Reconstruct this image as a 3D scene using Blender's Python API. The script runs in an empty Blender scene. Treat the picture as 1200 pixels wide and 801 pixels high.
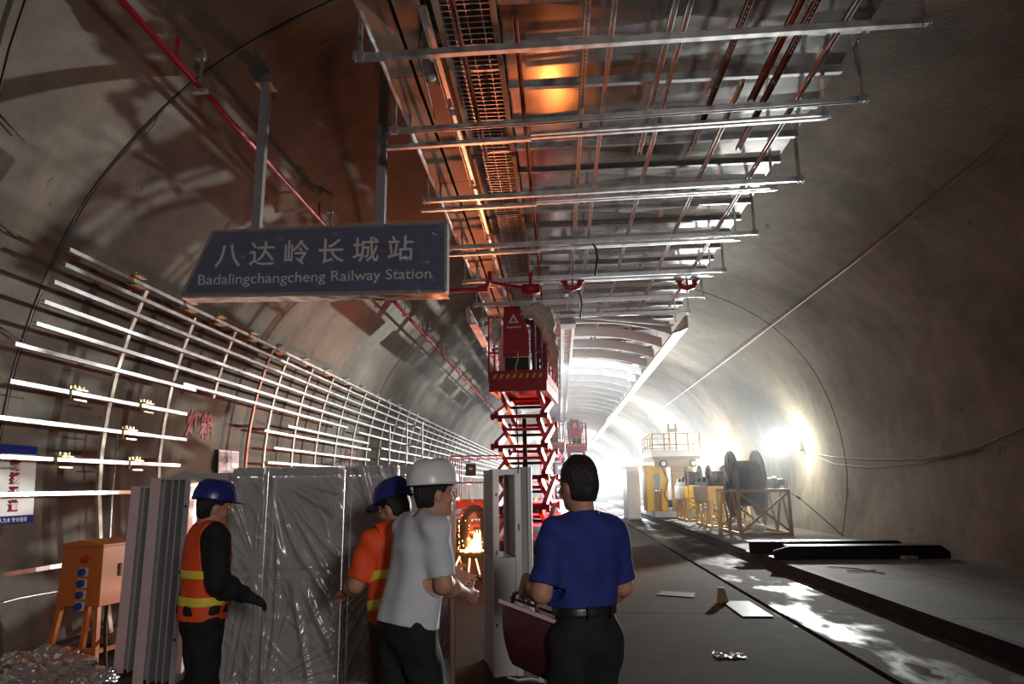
import bpy, math, random
import numpy as np
from mathutils import Vector, Matrix, noise

random.seed(7); np.random.seed(7)
SC = bpy.context.scene
COL = SC.collection

# ------------------------------------------------------------------ camera
cam_d = bpy.data.cameras.new('camera'); cam_d.lens = 24.0; cam_d.sensor_width = 36.0
cam_d.clip_start = .05; cam_d.clip_end = 400
cam = bpy.data.objects.new('camera', cam_d); COL.objects.link(cam)
def cam_matrix(vpx=656., vpy=567., roll=1.5, f=800., eye=1.6):
    r = math.radians(roll)
    d = Vector((vpx - 600, -(vpy - 400.5), -f)).normalized()
    u = Vector((-math.sin(r), math.cos(r), 0)); u = (u - d * u.dot(d)).normalized()
    x = d.cross(u)
    m = Matrix((x, d, u)).to_4x4()          # camera axes -> world (tunnel along +Y, up +Z)
    m.translation = Vector((0, 0, eye)); return m
cam.matrix_world = cam_matrix()
SC.camera = cam

# ------------------------------------------------------------------ world, lights, exposure
SC.view_settings.view_transform = 'Standard'; SC.view_settings.look = 'None'
SC.view_settings.gamma = 1.0; SC.view_settings.use_curve_mapping = False
SC.view_settings.exposure = 0.0
SC.cycles.use_denoising = True
SC.cycles.max_bounces = 8; SC.cycles.diffuse_bounces = 4; SC.cycles.transparent_max_bounces = 16
SC.cycles.volume_bounces = 0; SC.cycles.sample_clamp_indirect = 6.0
SC.cycles.caustics_reflective = False; SC.cycles.caustics_refractive = False
W = bpy.data.worlds.new('tunnel_air'); SC.world = W; W.use_nodes = True
W.node_tree.nodes['Background'].inputs[0].default_value = (.6, .65, .75, 1)
W.node_tree.nodes['Background'].inputs[1].default_value = .004

def lamp(name, kind, loc, energy, col, size=.1, target=None, spot=None, blend=.4):
    l = bpy.data.lights.new(name, kind); l.energy = energy; l.color = col
    if kind == 'AREA': l.size = size
    else: l.shadow_soft_size = size
    if spot: l.spot_size = math.radians(spot); l.spot_blend = blend
    o = bpy.data.objects.new(name, l); COL.objects.link(o); o.location = loc
    if target is not None:
        o.rotation_euler = (Vector(target) - Vector(loc)).to_track_quat('-Z', 'Y').to_euler()
    return o
WHITE = (.93, .97, 1.0); WARM = (1.0, .86, .68); FIRE = (1.0, .26, .11)
lamp('floodlight_beam', 'SPOT', (7.12, 22.2, 2.75), 8000, (.97, 1, .96), .10, (-5.2, 8.5, 3.2), 82, .6)
lamp('floodlight_glow', 'POINT', (7.15, 22.4, 2.72), 420, (1, .96, .78), .12)
lamp('second_floodlight_beam', 'SPOT', (7.05, 31.8, 2.5), 10500, (1, .98, .93), .10, (-4.5, 22, 4.6), 100, .6)
lamp('second_floodlight_glow', 'POINT', (7.1, 32.0, 2.5), 500, (1, .97, .9), .12)
lamp('mid_work_light', 'SPOT', (.9, 15.8, 1.1), 2300, WHITE, .12, (.4, 34, 4.6), 84, .5)
lamp('far_work_light', 'POINT', (4.4, 43.0, 2.0), 4200, WHITE, .2)
lamp('far_work_light_2', 'POINT', (3.0, 58.0, 2.2), 6500, WHITE, .25)
lamp('far_work_light_3', 'POINT', (-1.0, 76.0, 2.2), 8000, WHITE, .3)
lamp('far_work_light_4', 'POINT', (2.0, 96.0, 2.5), 9000, WHITE, .3)
lamp('sparks_glow', 'SPOT', (-2.1, 17.2, .55), 900, FIRE, .25, (-3.6, 8, 6.0), 100, .7)
lamp('beacon_glow', 'POINT', (.08, 13.2, .8), 62, (1, .24, .05), .10)
lamp('work_light_behind', 'SPOT', (2.4, -4.2, 2.7), 680, (1, .90, .87), .38, (-2.3, 5, 1.9), 84, .6)
lamp('warm_fill_behind', 'POINT', (.5, -9, 4.0), 60, (1, .9, .78), .3)  # dim warm fill added behind the camera, no known fixture there

# ------------------------------------------------------------------ materials
def M(name, col, rough=.5, metal=0., var=.12, scale=6., bump=.0, bscale=40., stretch=(1, 1, 1), rvar=.0, spec=.5):
    m = bpy.data.materials.new(name); m.use_nodes = True
    nt = m.node_tree; N = nt.nodes; L = nt.links; b = N['Principled BSDF']
    b.inputs['Roughness'].default_value = rough; b.inputs['Metallic'].default_value = metal
    b.inputs['Specular IOR Level'].default_value = spec
    tc = N.new('ShaderNodeTexCoord'); mp = N.new('ShaderNodeMapping'); mp.inputs['Scale'].default_value = stretch
    L.new(tc.outputs['Object'], mp.inputs['Vector'])
    n = N.new('ShaderNodeTexNoise'); n.inputs['Scale'].default_value = scale; n.inputs['Detail'].default_value = 5
    L.new(mp.outputs[0], n.inputs['Vector'])
    cr = N.new('ShaderNodeValToRGB')
    cr.color_ramp.elements[0].position = .3; cr.color_ramp.elements[1].position = .7
    c = Vector(col)
    cr.color_ramp.elements[0].color = (*(c * (1 - var)), 1); cr.color_ramp.elements[1].color = (*[min(1, v) for v in c * (1 + var)], 1)
    L.new(n.outputs['Fac'], cr.inputs[0]); L.new(cr.outputs[0], b.inputs['Base Color'])
    if rvar:
        mr = N.new('ShaderNodeMapRange'); mr.inputs['To Min'].default_value = max(.02, rough - rvar); mr.inputs['To Max'].default_value = min(1, rough + rvar)
        mr.inputs['From Min'].default_value = .3; mr.inputs['From Max'].default_value = .7
        L.new(n.outputs['Fac'], mr.inputs['Value']); L.new(mr.outputs[0], b.inputs['Roughness'])
    if bump:
        n2 = N.new('ShaderNodeTexNoise'); n2.inputs['Scale'].default_value = bscale; n2.inputs['Detail'].default_value = 4
        L.new(mp.outputs[0], n2.inputs['Vector'])
        bp = N.new('ShaderNodeBump'); bp.inputs['Strength'].default_value = bump; bp.inputs['Distance'].default_value = .02
        L.new(n2.outputs['Fac'], bp.inputs['Height']); L.new(bp.outputs[0], b.inputs['Normal'])
    return m
def emit(name, col, strength):
    m = bpy.data.materials.new(name); m.use_nodes = True; nt = m.node_tree
    nt.nodes.remove(nt.nodes['Principled BSDF'])
    e = nt.nodes.new('ShaderNodeEmission'); e.inputs[0].default_value = (*col, 1); e.inputs[1].default_value = strength
    nt.links.new(e.outputs[0], nt.nodes['Material Output'].inputs[0]); return m
def film(name, col=(.85, .84, .86), opac=.3, rough=.12, blend=.38):
    m = bpy.data.materials.new(name); m.use_nodes = True; nt = m.node_tree; N = nt.nodes; L = nt.links
    b = N['Principled BSDF']; b.inputs['Base Color'].default_value = (*col, 1); b.inputs['Roughness'].default_value = rough
    b.inputs['Specular IOR Level'].default_value = 1.0
    t = N.new('ShaderNodeBsdfTransparent'); mx = N.new('ShaderNodeMixShader')
    g = N.new('ShaderNodeBsdfGlossy'); g.inputs['Roughness'].default_value = rough; g.inputs['Color'].default_value = (1, 1, 1, 1)
    lw = N.new('ShaderNodeLayerWeight'); lw.inputs['Blend'].default_value = blend
    mx2 = N.new('ShaderNodeMixShader'); mx.inputs[0].default_value = opac
    L.new(t.outputs[0], mx.inputs[1]); L.new(b.outputs[0], mx.inputs[2])
    L.new(lw.outputs['Fresnel'], mx2.inputs[0]); L.new(mx.outputs[0], mx2.inputs[1]); L.new(g.outputs[0], mx2.inputs[2])
    L.new(mx2.outputs[0], N['Material Output'].inputs[0]); return m
def concrete(name, base, dark, stain=(.30, .24, .16), streak=True):
    m = bpy.data.materials.new(name); m.use_nodes = True; nt = m.node_tree; N = nt.nodes; L = nt.links
    b = N['Principled BSDF']; b.inputs['Roughness'].default_value = .9; b.inputs['Specular IOR Level'].default_value = .12
    tc = N.new('ShaderNodeTexCoord')
    def noi(scale, detail, st=(1, 1, 1), dist=0):
        mp = N.new('ShaderNodeMapping'); mp.inputs['Scale'].default_value = st
        L.new(tc.outputs['Object'], mp.inputs['Vector'])
        n = N.new('ShaderNodeTexNoise'); n.inputs['Scale'].default_value = scale; n.inputs['Detail'].default_value = detail
        n.inputs['Distortion'].default_value = dist; n.inputs['Roughness'].default_value = .6
        L.new(mp.outputs[0], n.inputs['Vector']); return n
    def ramp(src, p0, p1, c0=(0, 0, 0), c1=(1, 1, 1)):
        r = N.new('ShaderNodeValToRGB'); e = r.color_ramp.elements
        e[0].position = p0; e[1].position = p1; e[0].color = (*c0, 1); e[1].color = (*c1, 1)
        L.new(src.outputs['Fac'], r.inputs[0]); return r
    def mix(fac, a, c, mode='MIX'):
        x = N.new('ShaderNodeMix'); x.data_type = 'RGBA'; x.blend_type = mode
        if isinstance(fac, (int, float)): x.inputs[0].default_value = fac
        else: L.new(fac, x.inputs[0])
        L.new(a, x.inputs[6])
        if isinstance(c, tuple): x.inputs[7].default_value = (*c, 1)
        else: L.new(c, x.inputs[7])
        return x.outputs[2]
    n1 = noi(.45, 8, (1, 1, 1), .4); r1 = ramp(n1, .32, .68, dark, base)
    n2 = noi(3.2, 6); r2 = ramp(n2, .3, .75, (.78, .78, .78), (1.08, 1.06, 1.04))
    c = mix(.85, r1.outputs[0], r2.outputs[0], 'MULTIPLY')
    if streak:
        n3 = noi(1.1, 5, (.35, 1.6, .3), .3); r3 = ramp(n3, .56, .72)
        f = N.new('ShaderNodeMath'); f.operation = 'MULTIPLY'; f.inputs[1].default_value = .45
        L.new(r3.outputs[0], f.inputs[0]); c = mix(f.outputs[0], c, stain)
        n5 = noi(2.1, 3, (1, 1, 1), .8); r5 = ramp(n5, .70, .73)
        f5 = N.new('ShaderNodeMath'); f5.operation = 'MULTIPLY'; f5.inputs[1].default_value = .6
        L.new(r5.outputs[0], f5.inputs[0]); c = mix(f5.outputs[0], c, (.05, .045, .04))
    L.new(c, b.inputs['Base Color'])
    n4 = noi(24, 5); bp = N.new('ShaderNodeBump'); bp.inputs['Strength'].default_value = .25; bp.inputs['Distance'].default_value = .02
    L.new(n4.outputs['Fac'], bp.inputs['Height']); L.new(bp.outputs[0], b.inputs['Normal'])
    return m, N, L, b, noi, ramp

MAT = {}
MAT['lining'] = concrete('concrete_lining', (.265, .245, .21), (.13, .118, .098))[0]
MAT['slab'] = concrete('concrete_slab', (.20, .187, .165), (.115, .107, .095), streak=False)[0]
fm, N_, L_, b_, noi_, ramp_ = concrete('wet_floor_concrete', (.098, .078, .060), (.055, .043, .033), streak=False)
# wet patches: only the drain strip between the groove and the kerb stays wet
sx = N_.new('ShaderNodeSeparateXYZ'); tc_ = [n for n in N_ if n.bl_idname == 'ShaderNodeTexCoord'][0]
L_.new(tc_.outputs['Object'], sx.inputs[0])
g1 = N_.new('ShaderNodeMapRange'); g1.inputs['From Min'].default_value = 1.6; g1.inputs['From Max'].default_value = 2.9
L_.new(sx.outputs[0], g1.inputs['Value'])
nw = noi_(.9, 4, (1.3, .55, 1)); 
ad = N_.new('ShaderNodeMath'); ad.operation = 'MULTIPLY_ADD'; ad.inputs[1].default_value = .42
L_.new(g1.outputs[0], ad.inputs[0]); L_.new(nw.outputs['Fac'], ad.inputs[2])
rr = N_.new('ShaderNodeMapRange'); rr.inputs['From Min'].default_value = .93; rr.inputs['From Max'].default_value = 1.08
rr.inputs['To Min'].default_value = .92; rr.inputs['To Max'].default_value = .2
L_.new(ad.outputs[0], rr.inputs['Value']); L_.new(rr.outputs[0], b_.inputs['Roughness']); b_.inputs['Specular IOR Level'].default_value = .5
MAT['floor'] = fm
sr = N_.new('ShaderNodeMapRange'); sr.inputs['From Min'].default_value = .93; sr.inputs['From Max'].default_value = 1.08
sr.inputs['To Min'].default_value = .04; sr.inputs['To Max'].default_value = .42
L_.new(ad.outputs[0], sr.inputs['Value']); L_.new(sr.outputs[0], b_.inputs['Specular IOR Level'])
MAT['galv'] = M('galvanised_steel', (.62, .63, .64), .38, .9, .18, 9, rvar=.1)
MAT['sheet'] = M('galvanised_sheet', (.70, .70, .69), .17, .95, .10, 1.3, rvar=.04)
MAT['flange'] = M('flange_steel', (.30, .30, .30), .5, .8, .2, 8)
MAT['rail'] = M('bright_steel_rail', (.56, .57, .59), .42, .7, .12, 7, rvar=.08)
MAT['post'] = M('dusty_steel_post', (.50, .46, .38), .6, .4, .3, 6)
MAT['rust_redlit'] = M('rust_primer_and_red_light', (.46, .17, .11), .6, .2, .25, 7)  # rust tone; on the duct channels it puts red light into the colour
MAT['brass'] = M('zinc_yellow_clip', (.62, .50, .25), .35, .8, .2, 10)
MAT['dark'] = M('dark_steel', (.016, .016, .018), .55, .3, .3, 7)
MAT['plate'] = M('wet_dark_plate', (.05, .048, .045), .55, 0, .3, 5, spec=.25)
MAT['printblue'] = M('matte_blue_print', (.02, .035, .30), .85, 0, .05, 5, spec=.1)
MAT['printred'] = M('matte_red_print', (.42, .012, .02), .85, 0, .05, 5, spec=.1)
MAT['kerb'] = M('black_kerb_steel', (.02, .02, .021), .85, 0, .3, 7, spec=.15)
MAT['black'] = M('black_rubber', (.018, .018, .02), .6, 0, .2, 10)
MAT['brown'] = M('brown_trunking', (.36, .27, .21), .55, .25, .18, 2)
MAT['red'] = M('red_paint', (.42, .022, .035), .42, 0, .15, 6)
MAT['redpipe'] = M('red_pipe_paint', (.45, .02, .04), .38, 0, .15, 6)
MAT['whitep'] = M('white_powder_coat', (.84, .83, .83), .45, 0, .04, 4)
MAT['pinkfilm'] = M('pink_protective_film', (.80, .62, .62), .4, 0, .08, 3)
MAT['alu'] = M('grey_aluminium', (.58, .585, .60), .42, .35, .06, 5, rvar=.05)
MAT['aludark'] = M('dark_grey_aluminium', (.34, .34, .36), .5, .3, .08, 5)  # plain darker grey of the aluminium
MAT['bluesign'] = M('blue_sign_face', (.05, .068, .17), .35, 0, .2, 3)
MAT['signframe'] = M('sign_edge', (.30, .29, .27), .4, .4, .2, 9)
MAT['letter'] = M('white_lettering', (.86, .86, .86), .5, 0, .05, 5)
MAT['film'] = film('clear_plastic_film', (.86, .85, .86), .38, .21)
MAT['signfilm'] = film('thin_sign_film', (.75, .75, .78), .15, .22, .14)
MAT['heapfilm'] = film('dusty_plastic_film', (.46, .38, .37), .86, .22)
MAT['orange'] = M('orange_enamel', (.72, .20, .045), .42, 0, .1, 5)
MAT['yellow'] = M('yellow_paint', (.78, .46, .05), .45, 0, .15, 5)
MAT['tan'] = M('tan_painted_steel', (.34, .21, .075), .55, 0, .15, 4)
MAT['drum'] = M('weathered_drum_steel', (.13, .105, .088), .6, .2, .25, 5)
MAT['cablewound'] = M('wound_black_cable', (.085, .078, .075), .55, .1, .2, 9)
MAT['blue'] = M('blue_plastic', (.03, .06, .35), .35, 0, .08, 6)
MAT['whitepl'] = M('white_plastic', (.80, .80, .80), .35, 0, .05, 6)
MAT['redpl'] = M('red_plastic', (.60, .03, .03), .35, 0, .1, 6)
MAT['yelstripe'] = M('yellow_stripe', (.80, .55, .04), .5, 0, .08, 6)
MAT['skin'] = M('skin', (.52, .27, .18), .55, 0, .08, 14)
MAT['hair'] = M('black_hair', (.012, .011, .011), .5, 0, .3, 60, bump=.6, bscale=160, stretch=(1, 1, .25))
MAT['helmetblue'] = M('blue_hard_hat', (.025, .03, .22), .28, 0, .06, 6)
MAT['helmetwhite'] = M('white_hard_hat', (.82, .82, .84), .3, 0, .04, 6)
MAT['vest'] = M('orange_vest_cloth', (.95, .10, .02), .65, 0, .08, 14, bump=.2, bscale=300)
MAT['band'] = M('yellow_reflective_band', (.95, .78, .08), .35, 0, .08, 30)
MAT['cloth_black'] = M('black_cloth', (.012, .012, .014), .85, 0, .25, 14, bump=.2, bscale=300)
MAT['cloth_blue'] = M('blue_cotton', (.018, .035, .22), .8, 0, .1, 14, bump=.2, bscale=300)
MAT['cloth_white'] = M('white_cotton', (.66, .70, .76), .8, 0, .05, 14, bump=.2, bscale=300)
MAT['cloth_brown'] = M('brown_cloth', (.12, .06, .045), .85, 0, .2, 14)
MAT['cloth_navy'] = M('navy_cloth', (.02, .025, .05), .85, 0, .2, 14)
MAT['glove'] = M('dark_green_glove', (.012, .03, .022), .7, 0, .2, 20)
MAT['leather'] = M('maroon_leather', (.085, .018, .024), .42, 0, .2, 12, bump=.2, bscale=120)
MAT['belt'] = M('black_leather_belt', (.02, .02, .022), .3, 0, .1, 12)
MAT['eye'] = M('eye', (.7, .68, .65), .2, 0, .02, 6)
MAT['glass'] = M('cab_window_glass', (.30, .45, .52), .08, 0, .05, 6)
MAT['wallred'] = M('red_spray_paint', (.38, .04, .05), .7, 0, .2, 10)
MAT['paper'] = M('white_board', (.62, .64, .60), .5, 0, .05, 5)
MAT['pinkpaper'] = M('pink_notice', (.70, .52, .50), .5, 0, .05, 5)
MAT['plum'] = M('plum_print', (.24, .06, .12), .5, 0, .05, 5)
MAT['cement'] = M('dirty_sack_cloth', (.74, .70, .62), .85, 0, .2, 9, bump=.4, bscale=40)
MAT['flame'] = emit('flame', (1.0, .40, .10), 26)
MAT['lampface'] = emit('lamp_face', (1, 1, .97), 120)
MAT['brownstrap'] = M('brown_wood', (.30, .19, .10), .7, 0, .2, 6)

# ------------------------------------------------------------------ mesh helpers
ORG = {}
class MB:
    def __init__(s): s.v = []; s.f = []
    def add(s, vs, fs):
        o = len(s.v); s.v += [tuple(p) for p in vs]; s.f += [tuple(i + o for i in f) for f in fs]; return s
    def box(s, x0, x1, y0, y1, z0, z1):
        return s.add([(x0, y0, z0), (x1, y0, z0), (x1, y1, z0), (x0, y1, z0), (x0, y0, z1), (x1, y0, z1), (x1, y1, z1), (x0, y1, z1)],
                     [(0, 3, 2, 1), (4, 5, 6, 7), (0, 1, 5, 4), (1, 2, 6, 5), (2, 3, 7, 6), (3, 0, 4, 7)])
    def cbox(s, c, sx, sy, sz, rz=0., b=.0):
        m = Matrix.Rotation(rz, 3, 'Z'); c = Vector(c)
        vs = [c + m @ Vector((dx * sx / 2, dy * sy / 2, dz * sz / 2)) for dz in (-1, 1) for dx, dy in ((-1, -1), (1, -1), (1, 1), (-1, 1))]
        return s.add(vs, [(0, 3, 2, 1), (4, 5, 6, 7), (0, 1, 5, 4), (1, 2, 6, 5), (2, 3, 7, 6), (3, 0, 4, 7)])
    def bar(s, p0, p1, w, h, up=(0, 0, 1)):
        p0, p1 = Vector(p0), Vector(p1); d = (p1 - p0).normalized(); up = Vector(up)
        if abs(d.dot(up)) > .99: up = Vector((0, 1, 0))
        x = d.cross(up).normalized(); u = x.cross(d).normalized()
        vs = []
        for p in (p0, p1):
            for a, b in ((-1, -1), (1, -1), (1, 1), (-1, 1)): vs.append(p + x * a * w / 2 + u * b * h / 2)
        return s.add(vs, [(0, 1, 2, 3), (7, 6, 5, 4), (0, 4, 5, 1), (1, 5, 6, 2), (2, 6, 7, 3), (3, 7, 4, 0)])
    def channel(s, p0, p1, w, h, t=.004, up=(0, 0, 1)):
        """C-channel, open side along +up"""
        p0, p1 = Vector(p0), Vector(p1); d = (p1 - p0).normalized(); up = Vector(up)
        if abs(d.dot(up)) > .99: up = Vector((0, 1, 0))
        x = d.cross(up).normalized(); u = x.cross(d).normalized()
        pr = [(-w/2, h/2), (-w/2, -h/2), (w/2, -h/2), (w/2, h/2), (w/2 - t, h/2), (w/2 - t, -h/2 + t), (-w/2 + t, -h/2 + t), (-w/2 + t, h/2)]
        vs = [p + x * a + u * b for p in (p0, p1) for a, b in pr]; n = 8
        fs = [(i, (i + 1) % n, n + (i + 1) % n, n + i) for i in range(n)]
        fs += [(0, 7, 6, 1), (1, 6, 5, 2), (2, 5, 4, 3), (8, 9, 14, 15), (9, 10, 13, 14), (10, 11, 12, 13)]
        return s.add(vs, fs)
    def tube(s, pts, r, n=10, caps=True):
        pts = [Vector(p) for p in pts]; rs = r if isinstance(r, (list, tuple)) else [r] * len(pts)
        rings = []; prev = None
        for i, p in enumerate(pts):
            d = (pts[min(i + 1, len(pts) - 1)] - pts[max(i - 1, 0)]).normalized()
            if prev is None:
                a = Vector((0, 0, 1)) if abs(d.z) < .9 else Vector((1, 0, 0)); x = d.cross(a).normalized()
            else: x = (prev - d * prev.dot(d)).normalized()
            prev = x; y = d.cross(x)
            rings.append([p + (x * math.cos(2*math.pi*k/n) + y * math.sin(2*math.pi*k/n)) * rs[i] for k in range(n)])
        vs = [v for R in rings for v in R]; fs = []
        for i in range(len(pts) - 1):
            for k in range(n): fs.append((i*n + k, i*n + (k+1) % n, (i+1)*n + (k+1) % n, (i+1)*n + k))
        if caps: fs += [tuple(range(n - 1, -1, -1)), tuple((len(pts)-1)*n + k for k in range(n))]
        return s.add(vs, fs)
    def lathe(s, c, axis, prof, n=24):
        """prof: list of (distance along axis, radius)"""
        c = Vector(c); ax = Vector(axis).normalized()
        a = Vector((0, 0, 1)) if abs(ax.z) < .9 else Vector((1, 0, 0)); x = ax.cross(a).normalized(); y = ax.cross(x)
        vs = [c + ax * t + (x * math.cos(2*math.pi*k/n) + y * math.sin(2*math.pi*k/n)) * r for t, r in prof for k in range(n)]
        fs = [(i*n + k, i*n + (k+1) % n, (i+1)*n + (k+1) % n, (i+1)*n + k) for i in range(len(prof) - 1) for k in range(n)]
        fs += [tuple(range(n - 1, -1, -1)), tuple((len(prof)-1)*n + k for k in range(n))]
        return s.add(vs, fs)
    def prism(s, poly, off):
        """closed 3D polygon extruded by vector"""
        o = Vector(off); P = [Vector(p) for p in poly]; n = len(P)
        return s.add(P + [p + o for p in P], [tuple(range(n - 1, -1, -1)), tuple(range(n, 2*n))] + [(i, (i+1) % n, n + (i+1) % n, n + i) for i in range(n)])
    def grid(s, fn, nu, nv):
        vs = [fn(i / nu, j / nv) for j in range(nv + 1) for i in range(nu + 1)]
        return s.add(vs, [(j*(nu+1) + i, j*(nu+1) + i + 1, (j+1)*(nu+1) + i + 1, (j+1)*(nu+1) + i) for j in range(nv) for i in range(nu)])

def org(o): return ORG.get(o.name, Vector((0, 0, 0))) if o else Vector((0, 0, 0))
def mesh_obj(name, mesh, parent=None):
    o = bpy.data.objects.new(name, mesh); COL.objects.link(o)
    if parent: o.parent = parent
    return o
def part(name, mb, mat, parent=None, smooth=False, label=None, bevel=0.):
    me = bpy.data.meshes.new(name); og = org(parent)
    me.from_pydata([(v[0] - og.x, v[1] - og.y, v[2] - og.z) for v in mb.v], [], mb.f); me.update()
    me.materials.append(MAT[mat] if isinstance(mat, str) else mat)
    if smooth: me.polygons.foreach_set('use_smooth', [True] * len(me.polygons))
    o = mesh_obj(name, me, parent)
    if parent: ORG[o.name] = og
    if label: o['label'] = label
    if bevel:
        bm = o.modifiers.new('edge', 'BEVEL'); bm.width = bevel; bm.segments = 2; bm.limit_method = 'ANGLE'
    return o
def thing(name, label, cat, loc=(0, 0, 0), group=None, local=False):
    """an Empty at the thing's base; parts are then given in world coordinates (or local ones when local=True)"""
    o = bpy.data.objects.new(name, None); COL.objects.link(o); o.empty_display_size = .1
    o.location = loc; o['label'] = label; o['category'] = cat
    if group: o['group'] = group
    if not local: ORG[o.name] = Vector(loc)
    return o
def tag(o, label, cat, group=None):
    o['label'] = label; o['category'] = cat
    if group: o['group'] = group
    return o
def copy_tree(o, parent=None):
    c = o.copy(); COL.objects.link(c)
    if parent: c.parent = parent
    for ch in list(o.children): copy_tree(ch, c)
    return c
def struct(o): o['kind'] = 'structure'; return o
def stuff(o): o['kind'] = 'stuff'; return o
def text_mb(txt, size, origin, right, up, extrude=.004, align='LEFT', width=None, bold=0., shear=0.):
    """lettering as real geometry; right/up give the plane"""
    cu = bpy.data.curves.new('text', 'FONT'); cu.body = txt; cu.size = size; cu.extrude = extrude
    cu.align_x = align; cu.offset = bold; cu.resolution_u = 3; cu.shear = shear
    ob = bpy.data.objects.new('text', cu); COL.objects.link(ob)
    dg = bpy.context.evaluated_depsgraph_get(); me = bpy.data.meshes.new_from_object(ob.evaluated_get(dg))
    R, U = Vector(right).normalized(), Vector(up).normalized(); Nn = R.cross(U); O = Vector(origin)
    co = [v.co.copy() for v in me.vertices]
    k = 1.
    if width and co:
        xs = [c.x for c in co]; k = width / max(1e-6, max(xs) - min(xs))
    mb = MB(); mb.add([O + R * c.x * k + U * c.y + Nn * c.z for c in co], [tuple(p.vertices) for p in me.polygons])
    bpy.data.objects.remove(ob); bpy.data.curves.remove(cu); bpy.data.meshes.remove(me)
    return mb

# ------------------------------------------------------------------ tunnel profile
CX = 1.1
HP = [(6.3, -.1), (6.45, .5), (6.6, 1.2), (6.67, 2.0), (6.6, 2.9), (6.42, 3.7), (6.1, 4.55), (5.62, 5.3), (4.98, 5.98), (4.2, 6.52), (3.3, 6.95), (2.2, 7.35), (1.1, 7.6), (0, 7.7)]
def spline(P, n=6):
    Q = [Vector((*(2*np.array(P[0]) - np.array(P[1])), 0))] + [Vector((*p, 0)) for p in P] + [Vector((-P[-2][0], P[-2][1], 0))]
    out = []
    for i in range(1, len(Q) - 2):
        a, b, c, d = Q[i-1:i+3]
        for k in range(n):
            t = k / n
            out.append(.5 * ((2*b) + (-a + c)*t + (2*a - 5*b + 4*c - d)*t*t + (-a + 3*b - 3*c + d)*t**3))
    out.append(Q[-2]); return [(v.x, v.y) for v in out]
HALF = spline(HP)
def left_x(z, d=0.):
    """x of the left lining at height z, d metres inside it"""
    for (x0, z0), (x1, z1) in zip(HALF[:-1], HALF[1:]):
        if z0 <= z <= z1:
            x = x0 + (x1 - x0) * (z - z0) / (z1 - z0)
            tx, tz = x1 - x0, z1 - z0; l = math.hypot(tx, tz)
            return CX - x + d / max(.3, tz / l)
    return CX - HALF[0][0] + d
def right_x(z, d=0.): return 2 * CX - left_x(z, d)
def vault_z(x):
    h = abs(x - CX)
    for (x0, z0), (x1, z1) in zip(HALF[:-1], HALF[1:]):
        if x1 <= h <= x0 and z0 > 2.5: return z0 + (z1 - z0) * (h - x0) / (x1 - x0)
    return 7.7
# ------------------------------------------------------------------ structure: vault, floor, raised slab
RINGS = [-19.3, -6.4] + [6.5 + 12.9 * i for i in range(0, 10)]
def lining(name, pts, flip):
    root = bpy.data.objects.new(name, None); COL.objects.link(root); struct(root)
    for y0, y1 in zip(RINGS[:-1], RINGS[1:]):
        mb = MB(); ys = [y0, y0 + .02, y0 + .03] + [y0 + (y1 - y0) * k / 4 for k in (1, 2, 3)] + [y1 - .03, y1 - .02, y1]
        offs = [.05, .05, 0, 0, 0, 0, 0, .05, .05]
        n = len(pts); nr = []
        for i in range(n):
            a, b = pts[max(i-1, 0)], pts[min(i+1, n-1)]; tx, tz = b[0]-a[0], b[1]-a[1]; l = math.hypot(tx, tz)
            nr.append((tz / l, -tx / l))
        vs = [(pts[i][0] + nr[i][0] * o * flip, y, pts[i][1] + nr[i][1] * o * flip) for y, o in zip(ys, offs) for i in range(n)]
        fs = [(j*n + i, j*n + i + 1, (j+1)*n + i + 1, (j+1)*n + i) for j in range(len(ys) - 1) for i in range(n - 1)]
        mb.add(vs, fs); part('lining_panel', mb, 'lining', root, smooth=False)
    return root
cut = [i for i, p in enumerate(HALF) if p[1] > 5.6][0]
lo, hi = HALF[:cut + 1], HALF[cut:]
wall_left = lining('wall_left', [(CX - x, z) for x, z in lo], -1)
wall_right = lining('wall_right', [(CX + x, z) for x, z in lo], 1)
top_pts = [(CX - x, z) for x, z in hi] + [(CX + x, z) for x, z in hi[::-1][1:]]
ceiling = lining('ceiling', top_pts, -1)
mb = MB(); mb.add([(CX - x, 109.6, z) for x, z in HALF] + [(CX + x, 109.6, z) for x, z in HALF[::-1][1:]], [tuple(range(2 * len(HALF) - 1))])
struct(part('wall_end', mb, 'lining'))
mb = MB(); mb.add([(CX - x, -19.2, z) for x, z in HALF] + [(CX + x, -19.2, z) for x, z in HALF[::-1][1:]], [tuple(range(2 * len(HALF) - 1))])
struct(part('wall_back', mb, 'lining'))
# hairline crack with a spalled edge along the ring joint of the left wall
cr = MB(); zs = [1.9 + .09 * k for k in range(48)]
pl = []
for k, z in enumerate(zs):
    x = left_x(z, .004); y = 6.5 + .05 * noise.noise(Vector((z * 2.3, 0, 0))) + (.10 * math.exp(-((z - 5.45) / .28) ** 2))
    w = .006 + .014 * abs(noise.noise(Vector((z * 3.1, 4, 0)))) + .05 * math.exp(-((z - 5.62) / .1) ** 2) + .03 * math.exp(-((z - 3.75) / .08) ** 2)
    pl.append((x, y, z, w))
vs = [(x, y - w, z) for x, y, z, w in pl] + [(x, y + w, z) for x, y, z, w in pl]; n = len(pl)
cr.add(vs, [(i, i + 1, n + i + 1, n + i) for i in range(n - 1)]); part('joint_crack', cr, 'black', wall_left, label='dark irregular crack along the ring joint')

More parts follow.
